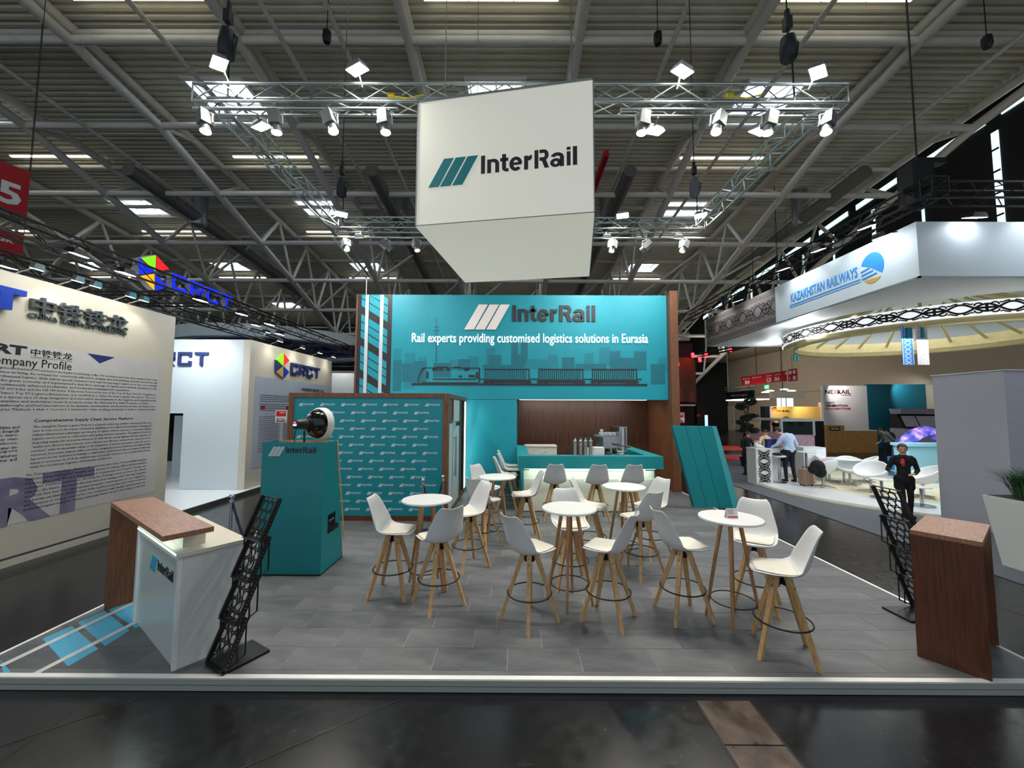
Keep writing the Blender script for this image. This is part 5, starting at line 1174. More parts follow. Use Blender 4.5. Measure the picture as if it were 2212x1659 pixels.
p = P(1978, 400, Y=7.2); tag(B().box(p.x - .25, p.x + .15, 7.0, 7.3, p.z - .45, p.z + .35).tube((p.x, 7.15, p.z + .3), (p.x, 7.15, 14), .015).box(p.x - .1, p.x + .45, 7.05, 7.2, p.z + .35, p.z + .45).build('chain_hoist', 'black'), 'black chain hoist above the near corner of the white canopy', 'chain hoist')
# carpet and floor of that stand
t = thing('canopy_stand_floor', 'grey carpet strip and curved white floor of the canopy stand', 'stand floor', (0, 0, 0))
B().box(6.95, 20, 5.2, 18.6, 0, .012).build('grey_carpet', 'grey_carpet', t)
ec = V((12.6, 12.0)); ea, eb = 4.9, 4.3
def disc(a, c, z0_, z1_, nm, m, cx=12.6, cy=12.0): 
    B().add([(cx + a * math.cos(2 * PI * i / 72), cy + c * math.sin(2 * PI * i / 72), z) for z in (z0_, z1_) for i in range(72)], [tuple(range(72, 144))] + [(i, (i + 1) % 72, 72 + (i + 1) % 72, 72 + i) for i in range(72)]).build(nm, m, t)
disc(ea, eb, 0, .09, 'white_floor', 'white_gloss'); disc(ea + .03, eb + .03, .0, .05, 'edge_step', 'sand_carpet')
disc(3.6, 3.0, .09, .096, 'sand_carpet', 'sand_carpet', 12.7, 12.3)
tag(B().box(8.9, 8.96, 5.95, 5.99, .012, .02).build('paper_scrap', 'white'), 'white paper scrap on the aisle floor', 'paper') if False else None
area((10.5, 9.6, 4.2), (10.5, 11, 0), 130, 3, 3, (.95, .98, 1))  # added fill under the canopy, no fixture
area((12.2, 12.2, 5.4), (12.2, 12.2, 0), 120, 3, 3, (.95, .98, 1))  # added fill inside the drum, without a fixture
for q_ in ((8.3, 11.0), (9.6, 14.2), (12.8, 7.75)): area((q_[0], q_[1], 4.35), (q_[0] - .3, q_[1] - .3, 6), 18, .5, .5, (.9, .96, 1))  # added uplights that brighten the soffit; no fixtures on the ring
area((10.5, 6.0, 6.15), (10.5, 7.2, 5.3), 30, 2, .4, (.84, .92, 1))  # added fill for the canopy side, set near the truss floods
# grey partition and planter
t = thing('grey_partition', 'tall plain grey lilac partition wall at the right', 'partition', (0, 0, 0)); B().box(9.3, 14, 7.45, 8.72, 0, 3.13).build('board', 'grey_wall', t); B().box(9.28, 14, 7.43, 8.74, 3.131, 3.15).build('top_edge', 'white', t)
t = thing('grass_planter', 'tall white planter with a tuft of green grass at the right edge', 'planter', (7.75, 5.95, 0))
B().hexa([(-.25, -.25, 0), (.25, -.25, 0), (.25, .25, 0), (-.25, .25, 0)], [(-.36, -.36, 1.05), (.36, -.36, 1.05), (.36, .36, 1.05), (-.36, .36, 1.05)]).build('pot', 'white', t)
B().box(-.33, .33, -.33, .33, 1.03, 1.055).build('soil', 'brown_hole', t)
b = B(); rnd = random.Random(5)
for i in range(420):
    a = rnd.random() * 2 * PI; r_ = rnd.random() * .22; h = .28 + rnd.random() * .2; l = .1 + rnd.random() * .32; p = V((r_ * math.cos(a), r_ * math.sin(a), 1.05)); q = p + V((l * .35 * math.cos(a), l * .35 * math.sin(a), h * .7)); s = p + V((l * math.cos(a), l * math.sin(a), h)); n = V((-math.sin(a), math.cos(a), 0)) * .006
    b.add([p - n, p + n, q + n, q - n, s], [(0, 1, 2, 3), (3, 2, 4)])
tag(b.build('grass_blades', 'leaf_green', t), kind='stuff')
# ================================================================ PEOPLE
def person(name, label, loc, rz, H, caps, mats_, hair, voxel=.013):
    """caps: (tag index, p, q, r1, r2) in metres at 1.75 m height; one continuous remeshed body; mats_ per tag"""
    k = H / 1.75; b = B()
    cp = [(m, V(p) * k, V(q) * k, r1 * k, r2 * k) for m, p, q, r1, r2 in caps]
    for m, p, q, r1, r2 in cp:
        b.tube(p, q, r1, r2, n=12); b.ball(p, r1, 12, 8); b.ball(q, r2, 12, 8)
    me = b.mesh('body', mats_[0]); o = bpy.data.objects.new('t', me); C.objects.link(o)
    md = o.modifiers.new('r', 'REMESH'); md.mode = 'VOXEL'; md.voxel_size = voxel * k
    sm = o.modifiers.new('s', 'SMOOTH'); sm.iterations = 2; sm.factor = .5
    r = bpy.data.meshes.new_from_object(o.evaluated_get(bpy.context.evaluated_depsgraph_get())); bpy.data.objects.remove(o)
    r.name = 'body'; r.materials.clear()
    for m in mats_: r.materials.append(MT[m])
    for f in r.polygons:
        c = f.center; best = 9e9; bi = 0
        for m, p, q, r1, r2 in cp:
            d = q - p; tt = max(0, min(1, (c - p).dot(d) / max(d.length_squared, 1e-9))); dd = (c - p - d * tt).length - (r1 + (r2 - r1) * tt)
            if dd < best - (.003 if m != bi else 0): best = dd; bi = m
        f.material_index = bi; f.use_smooth = True
    t = thing(name, label, 'person', loc, rz); obj('body', r, t)
    hp, hd = hair['head'] ; hp = V(hp) * k; R = V(hd).to_track_quat('Y', 'Z').to_matrix().to_4x4()
    b = B(); b.T = M.Translation(hp) @ R
    vs = B(); vs.ball((0, -.012 * k, .018 * k), .112 * k, 16, 12, (.86, 1, 1.08))
    b.add([v for v in vs.v], [f for f in vs.f if (sum(vs.v[i][2] for i in f) / 4 > (.02 * k if sum(vs.v[i][1] for i in f) / 4 > -.01 else hair.get('low', -.06) * k)) and not (sum(vs.v[i][1] for i in f) / 4 > .055 * k and sum(vs.v[i][2] for i in f) / 4 < .07 * k)])
    if hair.get('tail'): b.tube((0, -.09 * k, .0), (-.05 * k, -.08 * k, -.2 * k), .05 * k, .03 * k, n=10); b.ball((-.05 * k, -.08 * k, -.2 * k), .03 * k)
    b.build('hair', hair['m'], t, 60)
    b = B(); b.T = M.Translation(hp) @ R
    for s in (-1, 1): b.ball((s * .034 * k, .092 * k, .005 * k), .012 * k, 8, 6)
    b.build('eyes', 'hair_dark', t)
    b = B(); b.T = M.Translation(hp) @ R; b.box(-.025 * k, .025 * k, .088 * k, .099 * k, -.062 * k, -.054 * k); b.build('mouth', 'scarf_red', t)
    return t
def head(hp, hd, S=0):
    hp = V(hp); d = V(hd).normalized(); s = V((d.y, -d.x, 0)).normalized(); u = s.cross(d)
    return [(S, hp + u * .02 - d * .01, hp - u * .045 + d * .02, .092, .072), (S, hp - u * .01 + d * .09, hp - u * .035 + d * .108, .008, .014), (S, hp + s * .088 - u * .03, hp + s * .09 + u * .01, .014, .016), (S, hp - s * .088 - u * .03, hp - s * .09 + u * .01, .014, .016), (S, hp - u * .06, hp - u * .16 - d * .02, .05, .054)]
def hand(w, d, S=0, curl=.5, side=1):
    """palm, five unequal fingers with a bend, thumb from the side of the palm"""
    w = V(w); d = V(d).normalized(); n = d.cross(V((0, 0, 1))).normalized() if abs(d.z) < .95 else V((1, 0, 0)); u = n.cross(d)
    o = [(S, w, w + d * .075, .024, .026), (S, w + n * .02 + d * .02, w + n * .025 + d * .07, .018, .016), (S, w - n * .02 + d * .02, w - n * .025 + d * .07, .018, .016)]
    for i, L_ in enumerate((.062, .07, .066, .052)):
        f0 = w + d * .085 + n * (.033 - .022 * i); m_ = f0 + d * L_ * .55 - u * curl * .02; o += [(S, f0, m_, .0095, .009), (S, m_, m_ + (d * (1 - curl) - u * curl).normalized() * L_ * .5, .009, .0075)]
    a = w + n * side * .028 + d * .025; m_ = a + (d * .7 + n * side * .7).normalized() * .04; return o + [(S, a, m_, .012, .010), (S, m_, m_ + d * .03, .010, .008)]
# tags: 0 skin 1 top 2 trousers 3 shoes
def legs(hx=.09, st=.0, w=1.0, T=2, fz=0, lf=(0, 0), rf=(0, 0)):
    o = []
    for s, f in ((-1, lf), (1, rf)):
        hip = V((s * hx, 0, .92)); kn = V((s * (hx + .01) + f[0] * .5, .03 + f[1] * .5, .50)); an = V((s * (hx + .005) + f[0], -.02 + f[1], .08))
        o += [(T, hip, kn, .088 * w, .062 * w), (T, kn, an, .062 * w, .046 * w), (3, an + V((0, -.02, -.035)), an + V((s * .015, .14, -.048)), .042, .034)]
    return o
# woman in black, facing the camera
D1 = (.35, 1, -.1)
c = head((0, 0, 1.62), D1) + [(0, (0, .0, 1.50), (0, .03, 1.40), .058, .075), (0, (0, .06, 1.38), (0, .075, 1.33), .06, .04)] + \
    [(1, (-.15, 0, 1.41), (.15, 0, 1.41), .062, .062), (1, (0, 0, 1.38), (0, 0, 1.15), .13, .125), (1, (-.07, 0, 1.3), (.07, 0, 1.3), .115, .115), (1, (0, 0, 1.12), (0, 0, .88), .125, .14), (1, (-.07, 0, .9), (.07, 0, .9), .13, .13), (1, (-.08, 0, .88), (-.10, 0, .72), .115, .10), (1, (.08, 0, .88), (.10, 0, .72), .115, .10)] + \
    [(1, (-.19, 0, 1.38), (-.27, -.02, 1.12), .058, .05), (1, (-.27, -.02, 1.12), (-.13, .18, 1.06), .05, .036), (1, (.19, 0, 1.38), (.29, -.02, 1.12), .058, .05), (1, (.29, -.02, 1.12), (.32, .17, 1.10), .05, .036)] + \
    hand((-.11, .20, 1.06), (.9, .35, -.1), 0, .6, 1) + hand((.32, .19, 1.10), (-.2, .8, .25), 0, .9, 1) + legs(.085, w=.95, lf=(.0, .0), rf=(-.02, .12))
p = P(1958, 1118, z=.012)
wm = person('person', 'woman in black suit with red scarf standing beside the grey partition', p, PI - .35, 1.62, c, ['skin', 'cloth_black', 'cloth_black', 'cloth_black'], dict(head=((0, 0, 1.62), D1), m='hair_brown', low=-.09, tail=1))
b = B(); b.ball((.05, .1, 1.25), .035).ball((.06, .11, 1.20), .04).ball((.045, .1, 1.15), .03).tube((.04, .08, 1.32), (.05, .1, 1.22), .02); b.build('neck_scarf', 'scarf_red', wm, 60)
# man in pale blue shirt, seen from behind, leaning over the counter
D2_ = (-.75, .6, -.75)
c = head((-.24, .16, 1.56), D2_) + [(1, (-.17, .02, 1.38), (.13, .04, 1.42), .07, .07), (1, (-.03, .03, 1.36), (0, 0, 1.12), .15, .14), (1, (-.08, .03, 1.3), (.07, .03, 1.3), .125, .125), (1, (0, 0, 1.12), (0, 0, .98), .145, .145), (1, (-.06, 0, 1.0), (.06, 0, 1.0), .13, .13), (1, (-.10, .08, 1.44), (-.18, .12, 1.48), .05, .05)] + \
    [(1, (-.20, .03, 1.36), (-.30, .12, 1.12), .065, .052), (1, (-.30, .12, 1.12), (-.40, .30, 1.02), .05, .036), (1, (.17, .03, 1.38), (.28, .02, 1.14), .065, .052), (1, (.28, .02, 1.14), (.10, .24, 1.06), .05, .036)] + \
    hand((-.41, .32, 1.02), (-.6, .7, -.2), 0, .4) + hand((.08, .26, 1.06), (-.8, .5, -.1), 0, .4) + [(2, (-.07, 0, .94), (.07, 0, .94), .135, .135)] + legs(.09, lf=(0, .05), rf=(.02, -.04))
p = P(1707, 1041, z=.1)
person('person', 'man in pale blue shirt and dark trousers bending over the ornament counter', p, .1, 1.80, c, ['skin', 'shirt_blue', 'cloth_navy', 'cloth_black'], dict(head=((-.24, .16, 1.56), D2_), m='hair_dark', low=-.06), .014)
# woman in black left of the counter, reaching to the blue bag
D3 = (.85, -.5, -.25)
c = head((0.03, 0, 1.58), D3) + [(1, (-.13, 0, 1.39), (.13, 0, 1.39), .06, .06), (1, (0, 0, 1.36), (0, 0, 1.1), .13, .125), (1, (0, 0, 1.12), (0, 0, .85), .13, .16), (1, (-.05, 0, .85), (-.05, 0, .6), .14, .12), (1, (.06, 0, .85), (.06, 0, .6), .14, .12)] + \
    [(1, (.17, 0, 1.37), (.24, -.06, 1.18), .055, .045), (0, (.24, -.06, 1.18), (.46, -.12, 1.22), .036, .028), (1, (-.17, 0, 1.37), (-.2, .0, 1.1), .055, .048), (1, (-.2, 0, 1.1), (-.1, -.1, 1.0), .045, .036)] + hand((.48, -.12, 1.22), (1, -.2, -.1), 0, .5) + hand((-.08, -.12, .98), (.7, -.5, 0), 0, .5) + legs(.08, w=.92, rf=(.02, .1))
p = P(1615, 1026, z=.012)
person('person', 'woman in black reaching toward the blue bag left of the ornament counter', p, .0, 1.62, c, ['skin', 'cloth_black', 'cloth_black', 'cloth_black'], dict(head=((0.03, 0, 1.58), D3), m='hair_dark', low=-.1, tail=1), .014)
# colleague half hidden behind
c = head((0, 0, 1.6), (-.8, -.3, -.3)) + [(1, (-.15, 0, 1.4), (.15, 0, 1.4), .065, .065), (1, (0, 0, 1.38), (0, 0, 1.0), .14, .13), (1, (-.19, 0, 1.38), (-.3, -.05, 1.2), .06, .05), (1, (-.3, -.05, 1.2), (-.46, -.1, 1.28), .05, .04), (1, (.19, 0, 1.38), (.25, 0, 1.1), .06, .05), (1, (.25, 0, 1.1), (.1, -.2, 1.0), .05, .04)] + hand((-.48, -.1, 1.28), (-1, 0, 0)) + hand((.08, -.22, 1.0), (-.6, -.6, 0)) + [(2, (-.06, 0, .94), (.06, 0, .94), .13, .13)] + legs(.09)
p = P(1671, 1033, z=.1)
person('person', 'person in beige top and black trousers half hidden behind the pale shirt man', p + V((.12, .55, 0)), .2, 1.62, c, ['skin', 'cloth_beige', 'cloth_black', 'cloth_black'], dict(head=((0, 0, 1.6), (-.8, -.3, -.3)), m='hair_dark', low=-.06), .016)
# man in grey jumper bending forward, far right
D5 = (-.85, .1, -.6)
c = head((-.26, .0, 1.52), D5) + [(1, (-.12, -.12, 1.36), (-.08, .12, 1.38), .075, .075), (1, (-.06, 0, 1.34), (.02, 0, 1.08), .15, .14), (1, (.02, 0, 1.1), (.03, 0, .95), .14, .14), (1, (-.1, 0, 1.38), (-.2, 0, 1.46), .06, .05)] + \
    [(1, (-.10, -.17, 1.34), (.05, -.24, 1.12), .062, .052), (1, (.05, -.24, 1.12), (.16, -.12, .98), .05, .04), (1, (-.08, .18, 1.36), (.02, .25, 1.1), .062, .05), (1, (.02, .25, 1.1), (-.16, .2, .98), .05, .04)] + hand((.17, -.11, .97), (.4, .7, -.3)) + hand((-.18, .2, .97), (-.8, 0, -.3)) + [(2, (-.02, -.06, .92), (.05, .06, .92), .13, .13)] + legs(.09)
p = P(1920, 1005, z=0)
gm = person('person', 'man in grey jumper leaning forward beside the teal wall, far back', p, 0, 1.74, c, ['skin', 'shirt_grey', 'cloth_black', 'cloth_black'], dict(head=((-.26, .0, 1.52), D5), m='hair_dark', low=-.04), .016)
B().ball((.2, .02, 1.2), .16, sc=(.7, 1, 1.5)).build('backpack', 'cloth_black', gm, 60)
# ================================================================ FURNITURE OF THE CANOPY STAND
t = thing('ornament_counter', 'white counter with black scroll ornament on its narrow front', 'counter', (7.70, 12.6, .012))
B().box(0, .52, 0, .5, 0, 1.12).build('body', 'white', t); B().box(.521, .95, .25, .8, 0, 1.12).build('side_body', 'white', t); B().box(-.01, .53, -.01, .51, 1.121, 1.14).build('top', 'white_gloss', t)
b = B(); b.T = frame((.26, -.004, .02), (0, 0, 1), (-1, 0, 0))
b.T = M(((0, 1, 0, .26), (0, 0, -1, -.002), (1, 0, 0, .03), (0, 0, 0, 1)))
for i in range(3):
    for pts, wd in unit(.16): b.stroke([((i + q[0] / 2) * 1.07 / 3, q[1] * .46) for q in pts], wd * .2, .004)
b.build('scroll_ornament', 'black', t)
t = thing('gift_bag', 'dark blue paper bag standing on the ornament counter', 'bag', (8.42, 12.95, 1.155), .1); B().hexa([(-.17, -.06, 0), (.17, -.06, 0), (.17, .06, 0), (-.17, .06, 0)], [(-.16, -.07, .27), (.16, -.07, .27), (.16, .07, .27), (-.16, .07, .27)]).build('bag', 'navy', t); B().path([(-.07, -.03, .27), (-.05, -.03, .34), (.05, -.03, .34), (.07, -.03, .27)], .006).build('handle', 'navy', t)
b = B(); b.ball((0, 0, .05), .12, 12, 7, (1, .7, .6)).ball((.1, .02, .03), .08, 10, 6, (1, .8, .5)).ball((-.06, .03, .1), .07, 10, 6); o = b.build('crumpled_wrap', 'white', None, 40); o.location = (7.93, 12.8, 1.155); tag(o, 'crumpled white wrapping on the ornament counter', 'wrapping')
t = thing('display_cabinet', 'plain white cabinet behind the small standing table', 'cabinet', (9.65, 13.2, .09)); B().box(0, .75, 0, .5, 0, 1.05).build('body', 'white', t); B().box(.02, .36, -.01, -.001, .04, 1.0).box(.38, .73, -.01, -.001, .04, 1.0).build('door', 'white_gloss', t)
# bar stool with lever
t = thing('lever_stool', 'white swivel bar stool with chrome post between the two men', 'bar stool', tuple(P(1684, 1042, z=.1)))
B().lathe([(.2, 0), (.2, .012), (.03, .04), (.03, .45), (.022, .46), (.022, .78)], n=24).build('base', 'steel', t, 40); B().lathe([(.12, .78), (.2, .80), (.21, .83), (.19, .84)], n=24).build('seat', 'white', t, 40); B().ball((-.03, 0, .88), .16, 12, 6, (1, .9, .3)).build('jacket', 'cloth_black', t, 60)
def tub(lab, px, py, rz, z=.096, tilt=0):
    p = P(px, py, z=z); t = thing('tub_chair', lab, 'chair', p, rz, 'white egg shaped swivel chairs')
    b = B(); n1, n2 = 10, 28
    for i in range(n1 + 1):
        for j in range(n2):
            a = 2 * PI * j / n2; hgt = .28 + .19 * (-math.sin(a)); f = i / n1; th = f * PI * .52
            r_ = .31 * math.sin(th) + .02 * f; b.v.append((r_ * 1.08 * math.cos(a), r_ * math.sin(a), .38 + hgt * (1 - math.cos(th)) * .95 + (0 if f < .9 else .0)))
    for i in range(n1):
        for j in range(n2): b.f.append((i * n2 + j, i * n2 + (j + 1) % n2, (i + 1) * n2 + (j + 1) % n2, (i + 1) * n2 + j)); b.m.append(0)
    me = bake(b, 'shell', 'white_gloss', [('SOLIDIFY', dict(thickness=.035, offset=1)), ('SUBSURF', dict(levels=1))]); obj('shell', me, t)
    B().lathe([(.02, .40), (.18, .405), (.24, .43), (.23, .46), (.02, .47)], n=24).build('seat_cushion', 'white', t, 60)
    B().tube((0, 0, .05), (0, 0, .40), .035, n=16).build('post', 'steel', t, 50)
    b = B()
    for k in range(4): a = k * PI / 2 + .4; b.tube((0, 0, .06), (.3 * math.cos(a), .3 * math.sin(a), .015), .022, .014, n=8)
    b.build('star_base', 'steel', t, 50); return t
tub('white egg chair with a black jacket over it, nearest the suitcase', 1779, 1052, .3); tub('white egg chair with pink cloth on it behind the black jacket', 1792, 1040, -2.4)
tub('white egg chair in the middle, its open side toward the round table', 1837, 1047, 2.6); tub('white egg chair just behind the middle one', 1868, 1042, 1.0); tub('large white egg chair left of the standing woman', 1882, 1062, 2.0, ); tub('white egg chair half hidden between the woman and the partition', 1995, 1075, 1.2)
def rtable(lab, px, py, h, r, z=.096):
    t = thing('round_table', lab, 'table', P(px, py, z=z)); B().lathe([(r - .01, h), (r, h + .01), (r, h + .025), (r - .01, h + .03)], n=36).build('table_top', 'white_gloss', t, 40); B().tube((0, 0, .02), (0, 0, h), .035, n=14).build('post', 'steel', t, 50); B().lathe([(.24, 0), (.24, .012), (.04, .03)], n=28).build('foot', 'steel', t, 40); return t
rtable('white round table between the egg chairs', 1824, 1042, .72, .45); rtable('tall small white standing table beside the cabinet', 1744, 1041, .93, .26); rtable('low white side table in front of the large egg chair', 1906, 1075, .46, .24); rtable('low blue grey side table half hidden by the woman', 1992, 1092, .42, .2)
o = B().ball((0, 0, 0), .2, 14, 9, (1, .75, 1.05)).ball((.05, -.02, -.12), .16, 12, 8, (1, .8, 1)).ball((-.12, 0, -.05), .13, 12, 8).build('black_jacket', 'cloth_black', None, 60); p = P(1766, 1010, Y=11.1); o.location = p; tag(o, 'black jacket hung over the nearest egg chair', 'jacket')
o = B().box(-.20, .20, -.03, .03, -.14, .08).box(-.18, .02, -.06, .03, -.2, .09).build('pink_cloth', 'pink_cloth'); p = P(1780, 998, Y=11.95); o.location = p; tag(o, 'pink patterned cloth draped over an egg chair', 'cloth')
t = thing('suitcase', 'small brownish hard shell suitcase on wheels beside the black jacket', 'suitcase', P(1741, 1049, z=.098), .1)
for i in range(1): b = B().box(-.17, .17, -.1, .1, .05, .50); b.build('shell', 'suitcase', t)
b = B()
for k in range(4): b.box(-.14 + k * .08, -.11 + k * .08, -.108, -.1, .08, .47)
b.build('rib', 'suitcase', t)
for sx_ in (-.12, .12): B().tube((sx_, -.06, .03), (sx_ + .03, -.06, .03), .03, n=12).tube((sx_, .06, .03), (sx_ + .03, .06, .03), .03, n=12).build('wheel', 'black', t)
B().path([(-.08, 0, .5), (-.08, 0, .56), (.08, 0, .56), (.08, 0, .5)], .01).build('handle', 'black', t)
# glowing globe arch and aqua counter
p = P(2003, 985, Y=13.8); t = thing('globe_arch', 'blue violet glowing curved screen arch behind the standing woman', 'screen', p)
def globe_mat():
    m = bpy.data.materials.new('globe_screen'); m.use_nodes = True; nt = m.node_tree; b = nt.nodes['Principled BSDF']; tc = nt.nodes.new('ShaderNodeTexCoord'); nz = nt.nodes.new('ShaderNodeTexNoise'); nz.inputs['Scale'].default_value = 4; nz.inputs['Detail'].default_value = 5
    cr = nt.nodes.new('ShaderNodeValToRGB'); e = cr.color_ramp.elements; e[0].position = .35; e[0].color = sr(40, 40, 110); e[1].position = .7; e[1].color = sr(200, 210, 250); x = e.new(.5); x.color = sr(84, 92, 200); x = e.new(.6); x.color = sr(170, 120, 190)
    nt.links.new(tc.outputs['Object'], nz.inputs[0]); nt.links.new(nz.outputs[0], cr.inputs[0]); nt.links.new(cr.outputs[0], b.inputs['Emission Color']); nt.links.new(cr.outputs[0], b.inputs['Base Color']); b.inputs['Emission Strength'].default_value = .55; MT['globe'] = m
globe_mat()
b = B(); vs = []; n1 = 30
for i in range(n1 + 1):
    a = PI * i / n1
    for r_, yy in ((.78, -.25), (1.0, -.18), (1.08, 0), (1.0, .18), (.78, .25)): vs.append((r_ * math.cos(a), yy, r_ * math.sin(a) - .05))
b.add(vs, [(i * 5 + j, i * 5 + j + 1, (i + 1) * 5 + j + 1, (i + 1) * 5 + j) for i in range(n1) for j in range(4)]); b.build('curved_screen', 'globe', t, 60)
B().box(-1.1, 1.1, -.3, .3, -p.z + .09, -.05).build('arch_base', 'kz_blue', t)
t = thing('aqua_counter', 'pale aqua counter in front of the glowing arch', 'counter', (12.55, 12.6, .09)); mat('aqua', (150, 205, 222), .4); B().box(0, 2.2, 0, .5, 0, 1.15).build('body', 'aqua', t); B().box(-.06, 2.3, -.05, .55, 1.151, 1.24).build('top', 'aqua', t)
area((11.6, 12.2, 2.6), (12.4, 13.4, .8), 40, .8, .4, (.6, .85, 1))
# ================================================================ FAR RIGHT BACKGROUND
XS2 = 15.7; T2_ = frame((XS2, 0, 0), (0, -1, 0))
t = thing('direction_sign', 'long red direction sign B4 C5 B6 hanging before the beige wall', 'sign', (0, 0, 0)); B().box(XS2, XS2 + .06, 22.6, 27, 4.06, 4.66).build('board', 'red_sign', t)
def WD(px, py): p = P(px, py, X=XS2); return (-p.y, p.z)
b = B(); b.T = T2_
for s, px0, px1, y0, y1 in (('B4', 1610, 1619, 828, 819), ('C5', 1656, 1666, 822, 811), ('B6', 1674, 1684, 820, 809)): a = WD(px0, y0); c = WD(px1, y1); put_text(b, s, a[0], c[0], 4.12, 4.38, d=.01, off=.03)
for s, px0, px1 in (('Halle/Hall', 1610, 1620), ('Messehaus West', 1630, 1645), ('Halle/Hall', 1655, 1667), ('Halle/Hall', 1674, 1686)): a = WD(px0, 815); c = WD(px1, 815); put_text(b, s, a[0], c[0], 4.46, 4.53, d=.01, off=.01, res=1)
put_text(b, '\u2190', WD(1605.5, 815)[0], WD(1609, 815)[0], 4.42, 4.56, d=.01); put_text(b, '\u2190', WD(1626, 815)[0], WD(1629.5, 815)[0], 4.42, 4.56, d=.01); put_text(b, '\u2192', WD(1694, 805)[0], WD(1700, 805)[0], 4.42, 4.58, d=.01)
b.build('lettering', 'white', t); B().tube((XS2, 25.3, 4.66), (XS2, 25.3, 14), .02).tube((XS2, 23, 4.66), (XS2, 23, 14), .01).build('cable', 'black', t)
t = thing('pictogram_sign', 'small red pictogram sign at the end of the direction sign', 'sign', (0, 0, 0)); B().box(XS2, XS2 + .06, 21.75, 22.4, 4.02, 4.7).build('board', 'red_sign', t)
b = B(); b.T = T2_; b.rect(-22.35, -22.12, 4.42, 4.62).rect(-22.02, -21.8, 4.42, 4.62).rect(-22.02, -21.8, 4.08, 4.3); put_text(b, '\u2193', -22.33, -22.18, 4.08, 4.32, d=.01); b.build('pictograms', 'white', t); B().tube((XS2, 22.05, 4.7), (XS2, 22.05, 14), .01).build('cable', 'black', t)
t = thing('trade_sign', 'grey trade sign hanging from a small truss before the beige wall', 'sign', (14.65, 0, 0)); B().box(0, .1, 24, 27, 3.1, 3.6).build('board', 'glass_dark', t); B().box(0, .9, 23.9, 27.1, 3.02, 3.08).build('light_panel', 'led_white', t)
b = B(); b.T = frame((0, 0, 0), (0, -1, 0)); put_text(b, 'traffic und logistik', -26.5, -24.6, 3.24, 3.42, d=.01, off=.01, res=1); b.build('lettering', 'white', t); B().tube((0, 23.8, 3.75), (0, 27.2, 3.75), .03).tube((0, 23.8, 3.9), (0, 27.2, 3.9), .03).tube((0, 26.8, 3.6), (0, 26.8, 13.2), .03).tube((0, 24.4, 3.6), (0, 24.4, 3.9), .03).build('carrier', 'alu_dull', t)
t = thing('curved_light_banner', 'curved pale fabric lamp banner beside the trade sign', 'lamp', (15.6, 23.2, 3.1)); B().tube((.3, 0, .4), (.3, 0, 13), .02).build('cable', 'black', t); B().box(0, 1.6, 0, .05, 0, .4).box(-.3, 0, -.0, .3, 0, .4).build('fabric', 'cream', t)
t = thing('exit_sign', 'small green exit sign below the direction sign', 'sign', (15.8, 24.6, 3.72)); B().tube((.02, 0, .22), (.02, 0, .40), .015).build('hanger', 'black', t); B().box(0, .05, -.25, .1, 0, .22).build('panel', 'exit_green', t)
for i, (px, py) in enumerate(((1663, 844), (1694, 841), (1680, 847), (1710, 844), (1654, 847))):
    p = P(px, py, Y=27); t = B().lathe([(.24, -.03), (.26, 0), (.1, .05)], c=tuple(p), n=18).build('ceiling_lamp', 'led_white'); tag(t, 'round white ceiling lamp glowing over the passage, %s' % ['second from the left', 'fourth from the left', 'third from the left', 'last at the right', 'first from the left'][i], 'lamp', 'round lamps over the passage')
# rail leasing stand
YN = 25.0
def PN(px, py, Y=YN): return P(px, py, Y=Y)
t = thing('leasing_stand', 'white and teal stand walls with red and grey slogan lettering', 'stand', (0, 0, 0)); a = PN(1777, 833); c = PN(1872, 833); e = PN(2010, 828)
B().box(a.x, c.x, YN, YN + .2, 0, a.z).build('white_wall', 'white', t); B().box(c.x, e.x + 2, YN, YN + .2, 0, a.z + .1).build('teal_wall', 'nex_teal', t)
for s, x0, y0, x1, y1, m in (('NE', 1782, 851, 1800, 842, 'ink'), ('X', 1800.5, 851, 1808.5, 842, 'orange'), ('RAIL', 1809, 851, 1837, 842, 'ink'), ('.LEASE', 1815, 854.6, 1838, 852.4, 'red'), ('NEXT', 1783, 872.5, 1802.5, 868, 'ink_grey'), ('GENERATION', 1783, 878.5, 1831, 874, 'ink'), ('LOCOMOTIVES', 1783, 885, 1838, 880.5, 'red')):
    q0 = PN(x0, y0); q1 = PN(x1, y1); b = B(); b.T = M.Translation((0, YN, 0)) @ TF; put_text(b, s, q0.x, q1.x, q0.z, q1.z, d=.01, off=.05 if m != 'ink' or s == 'GENERATION' else .03, res=1); b.build('lettering', m, t)
spot(PN(1822, 826, YN - 1.0), PN(1822, 850), 160, 100, (1, .9, .86), .05); spot(PN(1960, 822, YN - 1.0), PN(1960, 850), 160, 90, (.9, 1, 1), .05)
t = thing('leasing_counter', 'long oak counter of the rail leasing stand with dark name plate', 'counter', (0, 22.6, 0)); a = PN(1786, 930, 22.6); c = PN(1824, 919, 22.6); e = PN(1895, 931, 22.6)
B().box(a.x, c.x, 0, .6, 0, c.z).build('tall_part', 'oak_counter', t); B().box(c.x + .001, e.x, 0, .6, 0, e.z).build('low_part', 'oak_counter', t); B().box(c.x, e.x + .02, -.02, .62, e.z + .001, e.z + .05).build('worktop', 'white', t)
q = PN(1803, 926, 22.6); B().box(q.x - .3, q.x + .3, -.03, -.001, q.z - .1, q.z + .1).build('name_plate', 'black', t); b = B(); b.T = M.Translation((0, -.03, 0)) @ TF; put_text(b, 'NEXRAIL', q.x - .24, q.x + .24, q.z - .05, q.z + .05, d=.006, off=.02, res=1); b.build('lettering', 'white', t)
t = thing('train_front_model', 'slanted grey train front display with dark windows before the teal wall', 'display', (0, 23.6, 0)); a = PN(1937, 883, 23.6)
